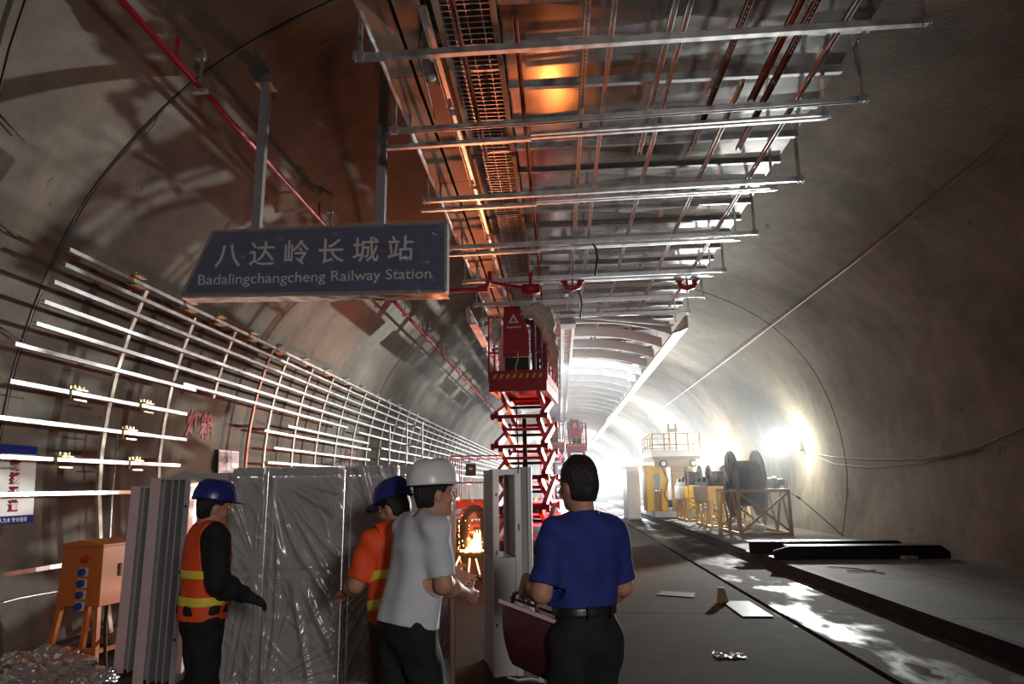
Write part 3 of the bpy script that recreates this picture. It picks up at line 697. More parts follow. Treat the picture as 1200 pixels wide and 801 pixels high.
# cables on the walls, slack line across the tunnel
b = MB(); zz = np.linspace(.3, 5.9, 18); b.tube([(left_x(z, .04), 4.4 + (5.9 - z) * .62 if z > 4 else 5.6 + .05*math.sin(z*3), z) for z in zz], .012, 6)
for z in (4.85, 4.1, 3.2): b.tube([(left_x(z, .03), 5.0 + (4.85 - z)*.6, z), (left_x(z - .08, .05), 5.45 + (4.85 - z)*.6, z - .1)], .010, 5)
tag(part('wall_cable', b, 'black', smooth=True), 'black cable running down the near left wall with short ties', 'cable')
b = MB(); b.tube([(left_x(.55, .03), y, .55 + .02*math.sin(y*3)) for y in np.linspace(4, 9, 12)], .008, 5)
tag(part('floor_wire', b, 'galv', smooth=True), 'thin wire running low along the left wall', 'cable')
b = MB(); b.tube([(right_x(5.95, .05), 9.06, 5.95), (6.1, 14, 5.93), (6.1, 25, 5.88), (6.14, 47, 5.9)], .012, 6)
tag(part('slack_line', b, 'pinkfilm', smooth=True), 'thin pale line stretched along the right side of the vault', 'cable')
b = MB(); b.tube([(right_x(z, .04), y, z) for y, z in ((22.3, 2.5), (20, 2.25), (18, 2.12), (15.3, 2.02), (13.2, 2.18), (11, 2.6), (8, 2.9))], .012, 6)
b.tube([(right_x(z, .04), y, z) for y, z in ((22.3, 2.5), (20, 2.05), (18, 1.92), (15.3, 1.95), (13.2, 2.12))], .010, 6)
tag(part('wall_cable', b, 'black', smooth=True), 'slack black cable pair along the right wall leading to the floodlight', 'cable')
# ------------------------------------------------------------------ scissor lifts
def make_lift(label, loc, yaw, n, lh, gate=True, width=1.1, length=2.3, zbase=.62, toe=.20):
    """n scissor levels of height lh; built in its own coordinates, then placed"""
    t = thing('scissor_lift', label, 'lift', (0, 0, 0), local=True)
    w, l = width / 2, length / 2
    b = MB(); b.box(-w*.86, w*.86, -l*.95, l*.95, .30, .60); part('chassis', b, 'red', t, bevel=.02)
    b = MB(); b.box(-w*.6, w*.6, -l*.97, -l*.95, .36, .52); part('chassis_plate', b, 'dark', t)
    b = MB(); b.box(-w*.82, w*.82, -l*.93, l*.93, .14, .30); part('underbody', b, 'black', t)
    for sx in (-1, 1):
        for sy_ in (-1, 1):
            b = MB(); b.lathe((sx*(w*.92) - .07, sy_*l*.72, .2), (1, 0, 0), [(0, .06), (0, .17), (.02, .2), (.12, .2), (.14, .17), (.14, .06)], 18); wl = part('wheel', b, 'black', t)
            b = MB(); b.lathe((sx*(w*.92) + (.072 if sx > 0 else -.078), sy_*l*.72, .2), (1, 0, 0), [(0, .0), (0, .07), (.006, .07), (.006, 0)], 12); part('hub', b, 'red', wl)
    top = zbase + n*lh; a = l*.9
    for k in range(n):
        z0, z1 = zbase + k*lh, zbase + (k+1)*lh
        for sx in (-1, 1):
            b = MB(); b.bar((sx*w*.80, -a, z0 + .03), (sx*w*.80, a, z1 - .03), .085, .13); part('scissor_arm', b, 'red', t)
            b = MB(); b.bar((sx*w*.66, a, z0 + .03), (sx*w*.66, -a, z1 - .03), .085, .13); part('scissor_arm', b, 'red', t)
        for y in (-a, a):
            b = MB(); b.tube([(-w*.93, y, z1), (w*.93, y, z1)], .035, 10)
            for sx in (-1, 1): b.lathe((sx*w*.93 - .03, y, z1), (1, 0, 0), [(0, .03), (0, .065), (.06, .065), (.06, .03)], 10)
            part('pivot_tube', b, 'red', t)
        b = MB(); b.tube([(-w*.88, 0, (z0+z1)/2), (w*.88, 0, (z0+z1)/2)], .028, 8); part('centre_pin', b, 'dark', t)
        if k < n - 1:
            b = MB(); b.bar((-w*.62, -a*.35, z0 + lh*.66), (w*.62, -a*.35, z0 + lh*.66), .05, .06); part('cross_tie', b, 'red', t)
    if n > 2:
        b = MB(); b.tube([(.04, -a*.5, zbase + lh*.4), (-.02, -a*.15, zbase + lh*(n*.5))], .055, 12); b.tube([(-.02, -a*.15, zbase + lh*(n*.5)), (-.06, a*.1, zbase + lh*(n - .9))], .045, 12)
        part('hydraulic_cylinder', b, 'black', t, True)
        b = MB(); b.tube([(-.12, -a*.6, zbase + lh*.3), (-.17, -a*.4, zbase + lh*1.6), (-.10, -a*.5, zbase + lh*2.2), (-.16, -a*.3, zbase + lh*(n - .6))], .014, 6); part('hydraulic_hose', b, 'black', t, True)
    zd = top + .10
    b = MB(); b.box(-w, w, -l, l, zd - .06, zd)
    for x in (-w + .05, w - .05): b.box(x - .05, x + .05, -l, l, zd - .2, zd - .06)
    part('deck', b, 'red', t)
    b = MB(); b.box(-w, w, -l - .03, -l, zd - toe, zd + toe); part('toe_board', b, 'red', t)
    b = MB(); b.box(-w, w, l, l + .03, zd - toe, zd + toe*.8); part('toe_board', b, 'red', t)
    for sx in (-1, 1):
        b = MB(); b.box(sx*w - .012, sx*w + .012, -l, l, zd, zd + .15); part('toe_board', b, 'red', t)
    b = MB()
    for k in range(8):
        x = -w*.86 + k*w*.225
        b.prism([(x, -l - .034, zd + .05), (x + .05, -l - .034, zd + .05), (x + .085, -l - .034, zd + .13), (x + .035, -l - .034, zd + .13)], (0, .003, 0))
    stuff(part('hazard_stripes', b, 'yelstripe', t, label='yellow slanted warning stripes on the front edge'))
    zr = zd + 1.25
    for sx in (-1, 1):
        for z in (zd + .55, zr):
            b = MB(); b.bar((sx*w, -l, z), (sx*w, l, z), .035, .035); part('guard_rail', b, 'red', t)
        for y in np.linspace(-l, l, 5):
            b = MB(); b.bar((sx*w, y, zd), (sx*w, y, zr), .035, .035, (0, 1, 0)); part('rail_post', b, 'red', t)
    for y in (-l, l):
        for z in (zd + .55, zr):
            if y < 0 and gate: 
                for xa, xb in ((-w, -w*.62), (w*.62, w)):
                    b = MB(); b.bar((xa, y, z), (xb, y, z), .035, .035); part('guard_rail', b, 'red', t)
            else:
                b = MB(); b.bar((-w, y, z), (w, y, z), .035, .035); part('guard_rail', b, 'red', t)
        for x in (-w*.80, w*.62, w*.84):
            b = MB(); b.bar((x, y, zd), (x, y, zr), .03, .03, (0, 1, 0)); part('rail_post', b, 'red', t)
    if gate:
        g = MB(); y = -l - .02
        g.prism([(-w*.50, y, zd + .46), (w*.42, y, zd + .46), (w*.42, y, zd + .90), (w*.10, y, zr + .20), (-w*.46, y, zr + .20)], (0, .03, 0)); gp = part('front_panel', g, 'red', t)
        e = MB(); e.prism([(-w*.30, y - .006, zd + 1.12), (w*.06, y - .006, zd + 1.12), (-w*.12, y - .006, zd + 1.31)], (0, .004, 0)); part('triangle_emblem', e, 'whitepl', gp, label='white triangle emblem')
        e = MB(); e.prism([(-w*.20, y - .010, zd + 1.15), (-w*.04, y - .010, zd + 1.15), (-w*.12, y - .010, zd + 1.23)], (0, .004, 0)); part('emblem_notch', e, 'red', gp)
        e = MB(); 
        for k in range(7): e.box(-w*.36 + k*w*.075, -w*.36 + k*w*.075 + w*.05, y - .006, y - .002, zd + 1.02, zd + 1.055)
        stuff(part('small_print', e, 'whitepl', gp))
        g = MB(); g.box(-w*.44, w*.40, -l - .01, -l + .16, zd + .02, zd + .45); gb = part('battery_box', g, 'black', t)
        e = MB(); e.tube([(-w*.12, y - .01, zd + .56), (.02, y - .02, zd + .55), (.01, y - .02, zd + .40), (-w*.06, y - .02, zd + .25), (-w*.04, y - .02, zd + .17)], .012, 6); part('chain', e, 'brass', gb)
    return t, zd
def stuff_mb(m): return m
lift, ZD = make_lift('red scissor lift raised to the duct, two workers on its platform', (0, 0, 0), 0, 5, .56)
lift.location = (-.64, 13.9, 0); lift.rotation_euler.z = math.radians(-5)
# platform of the lift sits at ZD above the floor
f1 = copy_tree(lift); f1.location = (.95, 38, 0); f1.rotation_euler.z = 0; f1['label'] = 'far raised red scissor lift in the haze, right one of the pair'
f2 = copy_tree(lift); f2.location = (-.25, 36.5, 0); f2.rotation_euler.z = 0; f2['label'] = 'far raised red scissor lift in the haze, left one of the pair'
for o in (lift, f1, f2): o['group'] = 'red scissor lifts'
low, ZL = make_lift('lowered red scissor lift with long platform rails behind the raised one', (0, 0, 0), 0, 2, .20, gate=False, width=3.0, length=2.2, toe=.09)
low.location = (-1.45, 19.6, 0); low.rotation_euler.z = math.radians(2); low['group'] = 'red scissor lifts'
for x, yy in ((-2.35, 18.46), (.02, 18.46)):
    t = thing('control_box', 'black control box hung on the lowered lift rail, %s end' % ('left' if x < -1 else 'right'), 'control box', (x, yy, 1.8))
    b = MB(); b.box(x - .14, x + .14, yy - .12, yy + .02, 1.84, 2.16); part('case', b, 'black', t, bevel=.02)
    b = MB(); b.box(x - .05, x + .05, yy - .125, yy - .12, 2.0, 2.06); part('label_plate', b, 'whitepl', t)
    b = MB(); b.tube([(x - .1, yy, 2.16), (x - .1, yy + .0, 2.24), (x + .1, yy, 2.24), (x + .1, yy, 2.16)], .012, 6); part('hook', b, 'dark', t)
t = thing('storage_chest', 'pale metal chest standing behind the lowered red lift', 'chest', (-.2, 23, 0))
b = MB(); b.box(-.9, .5, 22.8, 23.4, .1, 1.0); part('body', b, 'alu', t, bevel=.02)
b = MB(); b.box(-.95, .55, 22.75, 23.45, 1.0, 1.06); part('lid', b, 'alu', t)
for x in (-.75, .35):
    b = MB(); b.box(x - .05, x + .05, 22.85, 23.35, 0, .1); part('foot', b, 'dark', t)

# plastic-wrapped sacking draped over the lift rail
b = MB(); zr = ZD + 1.25
def sack(u, v):
    a = u*2*math.pi; tt = v
    path = [(-.66, 12.70, zr + .03), (-.50, 12.63, zr + .09), (-.32, 12.60, zr + .04), (-.18, 12.62, zr - .15), (-.09, 12.72, zr - .5), (-.03, 12.88, zr - .85), (.0, 13.05, zr - 1.25)]
    k = min(tt*(len(path)-1), len(path)-1.001); i = int(k); f = k - i
    p = Vector(path[i]).lerp(Vector(path[i+1]), f)
    r = (.10 + .06*math.sin(math.pi*tt)) * (.25 + .75*min(1, 6*tt, 6*(1-tt))) * (1 + .3*noise.noise(Vector((math.cos(a)*1.5, math.sin(a)*1.5, tt*9))))
    r *= 1 + .35*noise.noise(Vector((a*1.3, tt*14, 2))) - (.25 if tt > .6 else 0)
    return (p.x + r*math.cos(a)*(.9), p.y + r*math.sin(a), p.z + r*math.cos(a + .6)*.9)
b.grid(sack, 20, 70)
# kept behind the front panel so the panel stays readable
tag(part('plastic_sacking', b, 'cement', smooth=True), 'bundle of pale plastic sacking draped over the raised red lift rail', 'sacking')

b = MB(); b.grid(lambda u, v: (-1.16 + (.10 + .05*noise.noise(Vector((u*5, v*5, 1))))*math.cos(u*6.2832)*math.sin(v*math.pi), 12.72 + .09*math.sin(u*6.2832)*math.sin(v*math.pi), zr - .28 + .26*math.cos(v*math.pi) + .04*noise.noise(Vector((u*4, v*6, 3)))), 18, 20)
tag(part('plastic_sacking', b, 'cement', smooth=True), 'small clump of pale sacking at the left corner of the raised red lift rail', 'sacking')

# ------------------------------------------------------------------ sparks, hose arch, steel on the floor
t = thing('spark_shower', 'blazing orange sparks on the floor beside the lowered lift', 'sparks', (-2.1, 17.6, 0))
b = MB(); rnd = random.Random(3)
for k in range(46):
    x = -2.14 + rnd.gauss(0, .10); y = 17.75 + rnd.gauss(0, .14); h = max(.06, .5 * math.exp(-((x + 2.12)/.13)**2) * rnd.uniform(.5, 1.1)); r = .035
    b.lathe((x, y, 0), (rnd.gauss(0, .06), rnd.gauss(0, .06), 1), [(0, r*.6), (h*.25, r), (h*.6, r*.6), (h, .003)], 7)
for k in range(40):
    x = -2.14 + rnd.gauss(0, .2); y = 17.6 + rnd.gauss(0, .2); h = rnd.uniform(.04, .12); b.lathe((x, y, 0), (0, 0, 1), [(0, .05), (h*.5, .04), (h, .004)], 6)
stuff(part('burning_spray', b, 'flame', t))
b = MB()
for k in range(260):
    s_ = rnd.choice((-1, 1)); x = -2.14 + s_*rnd.uniform(.1, .42); z = abs(rnd.gauss(.25, .3)) + .02; y = 17.6 + rnd.gauss(0, .2)
    b.cbox((x, y, z), .007, .007, rnd.uniform(.01, .05))
stuff(part('flying_sparks', b, 'flame', t))
b = MB(); pts = [(-2.14 + .26*math.cos(a), 17.45, .50 + .52*math.sin(a)) for a in np.linspace(math.pi, 0, 13)]
b.tube([(-2.40, 17.45, .05)] + pts + [(-1.88, 17.45, .05)], [.10] + [.12]*13 + [.10], 14)
tag(part('hose_arch', b, 'black', smooth=True), 'dark arched bundle of hose standing in front of the sparks', 'hose')
pipes = [((-2.45, 15.6), (-1.72, 10.9)), ((-2.3, 15.9), (-1.55, 11.3)), ((-2.0, 15.4), (-1.62, 12.3)), ((-1.85, 15.3), (-1.45, 12.6)), ((-2.2, 15.2), (-1.85, 11.6))]
for i, (p, q) in enumerate(pipes):
    b = MB(); z = .028 + (.055 if i == 4 else 0); b.lathe((p[0], p[1], z), (q[0]-p[0], q[1]-p[1], 0), [(0, .018), (0, .027), (math.hypot(q[0]-p[0], q[1]-p[1]), .027), (math.hypot(q[0]-p[0], q[1]-p[1]), .018)], 10)
    tag(part('steel_pipe', b, 'galv' if i != 1 else 'rust_redlit', smooth=False), '%s loose steel pipe from the left on the floor before the sparks' % ORD[i], 'pipe', 'loose pipes on the floor')

# ------------------------------------------------------------------ floodlights on the right wall
def flood(y, z, lab):
    x = right_x(z, 0)
    t = thing('floodlight', lab, 'lamp', (x - .1, y, z))
    b = MB(); b.cbox((x - .30, y - .02, z), .08, .30, .26, math.radians(35)); part('housing', b, 'dark', t)
    b = MB(); b.cbox((x - .342, y - .05, z), .014, .40, .34, math.radians(35)); part('lamp_face', b, 'lampface', t)
    b = MB(); b.bar((x + .03, y, z - .16), (x - .32, y, z - .16), .04, .03); b.bar((x - .32, y, z - .18), (x - .32, y, z), .03, .03, (0, 1, 0)); part('wall_bracket', b, 'dark', t)
flood(22.4, 2.72, 'glaring floodlight on the right wall beside the cable drum')
flood(32.0, 2.45, 'glaring floodlight on the right wall half hidden by the drum rim')

# ------------------------------------------------------------------ cable drum stands on the raised slab
ZS = .155
def truss_x(t, y, x0, x1, z0, z1, mat='tan', w=.09):
    for z in (z0 + w/2, z1 - w/2):
        b = MB(); b.bar((x0, y, z), (x1, y, z), w, w); part('beam', b, mat, t)
    for x in (x0, x1):
        b = MB(); b.bar((x, y, z0), (x, y, z1), w*.8, w*.8, (0, 1, 0)); part('upright', b, mat, t)
    for a, c in (((x0, y, z0 + .08), (x1, y, z1 - .08)), ((x0, y, z1 - .08), (x1, y, z0 + .08))):
        b = MB(); b.bar(a, c, .05, w*.7); part('diagonal', b, mat, t)
def truss_y(t, x, y0, y1, z0, z1, mat='tan', w=.08, n=2):
    for z in (z0 + w/2, z1 - w/2):
        b = MB(); b.bar((x, y0, z), (x, y1, z), w, w); part('beam', b, mat, t)
    for k in range(n):
        a = y0 + (y1 - y0)*k/n; c = y0 + (y1 - y0)*(k + 1)/n
        b = MB(); b.bar((x, a, z0), (x, (a + c)/2, z1), w*.7, w*.7); part('diagonal', b, mat, t)
        b = MB(); b.bar((x, (a + c)/2, z1), (x, c, z0), w*.7, w*.7); part('diagonal', b, mat, t)
st = thing('drum_stand', 'yellow braced steel stand carrying the big cable drum on the raised slab', 'stand', (5.6, 21, ZS))
truss_x(st, 19.75, 4.92, 6.28, ZS, 1.40); truss_x(st, 22.3, 4.92, 6.28, ZS, 1.40)
truss_y(st, 4.92, 19.8, 22.25, ZS, 1.40); truss_y(st, 6.28, 19.8, 22.25, ZS, 1.40)
for x in (4.92, 6.28):
    b = MB(); b.cbox((x, 20.95, 1.46), .14, .34, .2); part('bearing_block', b, 'dark', st)
b = MB(); b.tube([(6.20, 19.75, 1.38), (6.20, 19.75, 1.58), (6.23, 19.75, 1.62), (6.26, 19.75, 1.58), (6.26, 19.75, 1.38)], .012, 6); part('lifting_eye', b, 'dark', st)
def drum(x0, x1, y, z, r, rc, lab):
    t = thing('cable_drum', lab, 'cable drum', ((x0 + x1)/2, y, z))
    for xa in (x0, x1 - .05):
        b = MB(); b.lathe((xa, y, z), (1, 0, 0), [(0, .08), (0, r - .04), (.0, r), (.05, r), (.05, r - .04), (.05, .08)], 48); part('flange', b, 'drum', t)
        b = MB(); xo = xa - .012 if xa == x0 else xa + .05
        for k in range(8):
            a = k*math.pi/4; b.bar((xo + .006, y + .16*math.cos(a), z + .16*math.sin(a)), (xo + .006, y + (r - .1)*math.cos(a), z + (r - .1)*math.sin(a)), .012, .05, (1, 0, 0))
        part('flange_ribs', b, 'drum', t)
        b = MB(); b.lathe((xo - .05, y, z), (1, 0, 0), [(0, .05), (0, .16), (.11, .16), (.11, .05)], 20); part('hub', b, 'dark', t)
    n = max(4, int((x1 - x0 - .1)/.045)); prof = [(0, .1)]
    for k in range(n):
        s0 = (x1 - x0 - .1)*k/n; s1 = (x1 - x0 - .1)*(k + 1)/n
        prof += [(s0, rc - .012), ((s0 + s1)/2, rc), (s1 - .002, rc - .012)]
    prof += [(x1 - x0 - .1, .1)]
    b = MB(); b.lathe((x0 + .05, y, z), (1, 0, 0), prof, 40); part('wound_cable', b, 'cablewound', t)
    b = MB(); b.tube([(x0 - .15, y, z), (x1 + .22, y, z)], .045, 12); part('axle', b, 'dark', t)
    return t
drum(5.03, 5.82, 20.95, 1.56, .95, .66, 'big weathered cable drum on its yellow stand')
t = thing('drive_motor', 'small grey motor at the right end of the drum axle', 'motor', (6.2, 20.95, 1.5))
b = MB(); b.lathe((6.04, 20.95, 1.58), (1, 0, 0), [(0, .05), (0, .12), (.18, .14), (.18, .16), (.30, .16), (.30, .1), (.48, .1), (.48, .02)], 18); part('body', b, 'drum', t)
b = MB(); b.cbox((6.46, 20.95, 1.58), .2, .2, .17); part('terminal_box', b, 'dark', t)
b = MB(); b.cbox((6.28, 20.95, 1.44), .3, .2, .06); part('foot', b, 'dark', t)
for i, (y0, x0, r) in enumerate(((24.2, 4.85, .62), (28.0, 4.8, .66))):
    t = thing('drum_stand', '%s smaller drum stand with painted side boxes behind the big drum' % ('nearer' if i == 0 else 'farther'), 'stand', (5.5, y0 + 1, ZS), 'smaller drum stands')
    truss_y(t, x0, y0 - 1.1, y0 + 1.3, ZS, 1.0, 'tan', .075, 3); truss_y(t, x0 + 1.3, y0 - 1.1, y0 + 1.3, ZS, 1.0, 'tan', .075, 2)
    truss_x(t, y0 - 1.1, x0, x0 + 1.3, ZS, 1.05, 'tan', .075); truss_x(t, y0 + 1.3, x0, x0 + 1.3, ZS, 1.05, 'tan', .075)
    for k, m in enumerate(('tan', 'rust_redlit', 'yellow', 'whitepl')[i*2:i*2+2] if i else ('tan', 'brown')):
        b = MB(); b.box(x0 - .06, x0 + .5, y0 - 1.1 + k*1.22, y0 + .06 + k*1.22, .98, 1.48); part('side_box', b, m, t, label=None)
    b = MB(); b.box(x0 - .02, x0 + .45, y0 - 1.0, y0 + 1.2, 1.50, 1.62)
    for k in range(6): b.cbox((x0 + .05 + .03*(k % 2), y0 - .9 + k*.4, 1.68), .12, .18, .12)
    part('winch_gear', b, 'dark', t)
    drum(x0 + .2, x0 + .75, y0, 1.72 + .05*i, r*.75, r*.4, 'small cable drum on the %s stand behind the big drum' % ('nearer' if i == 0 else 'farther'))
b = MB(); b.tube([(4.70, 26.0, .155), (4.70, 26.0, 2.35)], .02, 6); b.bar((4.64, 26.0, 2.05), (4.88, 26.0, 2.05), .03, .05); tag(part('marker_rod', b, 'tan'), 'thin upright rod between the smaller drum stands', 'rod')
# stay cable from the stand to the wall foot
b = MB(); b.tube([(6.30, 19.75, 1.32), (6.55, 19.6, 1.12), (7.42, 19.2, .17)], .012, 6); b.lathe((6.45, 19.66, 1.2), (.25, -.15, -.2), [(0, .01), (.02, .028), (.12, .028), (.14, .01)], 8)
tag(part('stay_cable', b, 'dark', smooth=True), 'thin stay cable from the drum stand to the right wall foot', 'cable')
for i, (x, y, z) in enumerate(((5.3, 21.6, .3), (5.8, 21.2, .28))):
    b = MB(); b.grid(lambda u, v: (x + .22*(1 + .3*noise.noise(Vector((math.cos(u*6.28)*2, math.sin(u*6.28)*2, v*4 + i))))*math.cos(u*6.2832)*math.sin(v*math.pi), y + .2*math.sin(u*6.2832)*math.sin(v*math.pi), ZS + .14*(1 - math.cos(v*math.pi))*.9), 16, 10)
    tag(part('sack', b, 'whitepl', smooth=True), 'crumpled white sack under the big drum, %s one' % ('left' if i == 0 else 'right'), 'sack')

# ------------------------------------------------------------------ yellow gantry machine
mc = thing('gantry_machine', 'yellow wheeled work gantry with railed platform on the raised slab', 'work machine', (4.8, 31, ZS))
b = MB(); b.box(3.98, 5.8, 30.0, 33.2, ZS + .02, .42); part('base_frame', b, 'aludark', mc)
b = MB(); b.box(4.78, 5.6, 30.4, 32.9, .42, 2.28); part('panel_body', b, 'tan', mc, bevel=.03)
for z in (.95, 1.5, 2.0):
    b = MB(); b.box(4.80, 5.58, 30.37, 30.40, z, z + .03); part('panel_seam', b, 'brown', mc)
b = MB(); b.box(5.1, 5.62, 30.2, 30.4, .45, 1.05); part('side_tank', b, 'yellow', mc, bevel=.03)
b = MB(); b.box(4.28, 4.62, 30.3, 30.7, .42, 2.45); part('mast', b, 'yellow', mc, bevel=.03)
b = MB(); b.box(5.52, 5.8, 30.3, 30.6, .42, 2.3); part('rear_mast', b, 'yellow', mc, bevel=.03)
b = MB(); b.tube([(4.45, 30.25, 2.2), (4.62, 30.2, 1.7), (4.45, 30.2, 1.1), (4.7, 30.22, .6)], .05, 8); part('hydraulic_hose', b, 'tan', mc, True)
b = MB(); b.box(3.70, 4.05, 30.2, 31.6, .42, 2.35); part('front_post', b, 'yellow', mc, bevel=.03)
b = MB(); b.box(4.05, 4.28, 30.3, 30.36, 1.35, 2.0); part('cab_window', b, 'glass', mc)
b = MB(); b.box(4.05, 4.28, 30.37, 31.4, 1.3, 2.3); part('cab', b, 'yellow', mc)
b = MB(); b.box(4.08, 4.26, 30.25, 31.2, .42, 1.25); part('lower_cab_panel', b, 'tan', mc)
for x in (4.02, 4.16, 4.3):
    b = MB(); b.bar((x, 30.15, .42), (x, 30.15, 1.35), .05, .05, (0, 1, 0)); part('step_rail', b, 'tan', mc)
b = MB(); b.lathe((4.95, 30.25, .62), (1, 0, 0), [(0, .05), (0, .14), (.3, .14), (.3, .05)], 14); part('pump_motor', b, 'redpl', mc)
b = MB(); b.cbox((5.3, 30.22, .6), .22, .2, .26); part('pump_block', b, 'alu', mc)
b = MB(); b.cbox((4.66, 30.2, .74), .14, .14, .3); part('dark_valve', b, 'black', mc)
b = MB(); b.box(4.0, 6.0, 29.9, 33.3, 2.56, 2.72); part('platform', b, 'tan', mc)
b = MB(); b.box(3.98, 6.02, 29.86, 29.9, 2.70, 2.98); part('kick_board', b, 'alu', mc)
b = MB(); b.box(3.96, 4.0, 29.9, 33.3, 2.70, 2.98); part('kick_board', b, 'alu', mc)
b = MB(); b.box(4.1, 5.9, 30.2, 30.5, 2.28, 2.56); part('carriage_beam', b, 'brown', mc)
for x in (4.45, 5.72):
    b = MB(); b.lathe((x, 30.0, 2.40), (0, 1, 0), [(0, .06), (0, .15), (.05, .17), (.14, .17), (.14, .06)], 20); wl = part('wheel', b, 'dark', mc)
    b = MB(); b.lathe((x, 29.985, 2.40), (0, 1, 0), [(0, .0), (0, .10), (.01, .10), (.01, 0)], 16); part('hub', b, 'whitepl', wl)
for x in np.linspace(4.0, 6.0, 5):
    b = MB(); b.bar((x, 29.9, 2.72), (x, 29.9, 3.68), .045, .045, (0, 1, 0)); part('rail_post', b, 'tan', mc)
for y in np.linspace(30.6, 33.3, 4):
    for x in (4.0, 6.0):
        b = MB(); b.bar((x, y, 2.72), (x, y, 3.68), .045, .045, (0, 1, 0)); part('rail_post', b, 'tan', mc)
for z in (3.2, 3.66):
    for p, q in (((4.0, 29.9, z), (6.0, 29.9, z)), ((4.0, 29.9, z), (4.0, 33.3, z)), ((6.0, 29.9, z), (6.0, 33.3, z)), ((4.0, 33.3, z), (6.0, 33.3, z))):
        b = MB(); b.bar(p, q, .045, .045); part('guard_rail', b, 'tan', mc)
for x in (4.76, 5.06):
    b = MB(); b.bar((x, 30.1, 2.72), (x, 30.1, 4.1), .07, .07, (0, 1, 0)); part('winch_post', b, 'tan', mc)
b = MB(); b.box(4.70, 5.12, 30.0, 30.3, 3.72, 3.9); part('winch_head', b, 'brown', mc)
b = MB()
for k in range(5): b.cbox((4.85, 30.05, 2.9 + k*.16), .22, .05, .03)
part('ladder_rungs', b, 'tan', mc)
t = thing('white_container', 'tall white box unit standing left of the yellow gantry machine', 'container', (3.5, 33, 0))
b = MB(); b.box(3.05, 3.62, 32.0, 34.2, .06, 2.3); part('body', b, 'whitep', t, bevel=.03)
b = MB(); b.box(3.0, 3.66, 31.95, 34.25, 2.3, 2.36); part('roof', b, 'whitep', t)
b = MB(); b.box(3.02, 3.66, 32, 34.2, 0, .06); part('skid', b, 'aludark', t)

# black steel profiles lying across the raised slab
for i, (y, x0, x1, lab) in enumerate(((15.1, 3.86, 7.0, 'far black steel beam lying across the raised slab'), (14.0, 4.02, 7.25, 'near black steel beam lying across the raised slab'))):
    t = thing('steel_beam', lab, 'beam', ((x0 + x1)/2, y, ZS), 'black beams on the raised slab')
    b = MB(); b.prism([(x0, y - .18, ZS), (x1, y - .18, ZS), (x1, y - .18, ZS + .12), (x1 - .16, y - .18, ZS + .24), (x0 + (.0 if i == 0 else .3), y - .18, ZS + .24), (x0, y - .18, ZS + .16)], (0, .03, 0)); part('web', b, 'dark', t)
    b = MB(); b.box(x0, x1 - .1, y - .15, y + .18, ZS, ZS + .03); part('bottom_flange', b, 'dark', t)
    b = MB(); b.box(x0 + (.0 if i == 0 else .3), x1 - .16, y - .15, y + .18, ZS + .215, ZS + .24); part('top_flange', b, 'dark', t)
    b = MB(); b.box(x0 + 1.1, x0 + 1.12, y - .19, y + .12, ZS + .03, ZS + .215); part('stiffener', b, 'dark', t)
b = MB(); b.cbox((6.45, 13.72, ZS + .03), .26, .14, .055, .1); tag(part('timber_offcut', b, 'paper'), 'small pale timber offcut beside the near black beam', 'timber')
b = MB(); b.tube([(4.55, 12.6, ZS + .012), (4.9, 12.2, ZS + .012), (5.05, 11.6, ZS + .012)], .010, 6); b.tube([(4.6, 11.9, ZS + .014), (5.1, 12.0, ZS + .014)], .010, 6)
tag(part('wire_scrap', b, 'black'), 'bent black wire scrap lying on the raised slab', 'wire')
# small things on the floor
b = MB(); b.prism([(2.08, 9.9, .0), (2.24, 9.9, 0), (2.20, 9.96, .19), (2.12, 9.96, .19)], (0, .08, 0)); tag(part('sand_block', b, 'tan', bevel=.01), 'small sandy yellow block standing beside the cover plate', 'block')
b = MB(); b.prism([(1.35, 10.6, .004), (1.85, 10.35, .004), (1.95, 10.75, .004), (1.5, 10.95, .004)], (0, 0, .008)); tag(part('metal_sheet', b, 'plate'), 'flat dark metal sheet lying left of the sandy block', 'sheet')
b = MB(); b.grid(lambda u, v: (1.55 + .14*(u - .5)*2, 7.0 + .1*(v - .5)*2, .006 + .035*abs(noise.noise(Vector((u*4, v*4, 8))))), 10, 8); tag(part('plastic_scrap', b, 'heapfilm'), 'scrap of clear film on the floor at lower right', 'scrap')
b = MB(); b.tube([(-.48, 6.2, .01), (-.38, 6.12, .012), (-.28, 6.16, .012), (-.2, 6.1, .012)], .008, 6); b.cbox((-.19, 6.1, .018), .04, .03, .03); tag(part('wire_scrap', b, 'whitepl'), 'short pale wire end on the floor at the foot of the open frame', 'wire')
b = MB(); b.cbox((-1.35, 8.6, .01), .09, .06, .02, .5); tag(part('chip', b, 'paper'), 'small pale chip on the floor beyond the wrapped panels', 'chip')
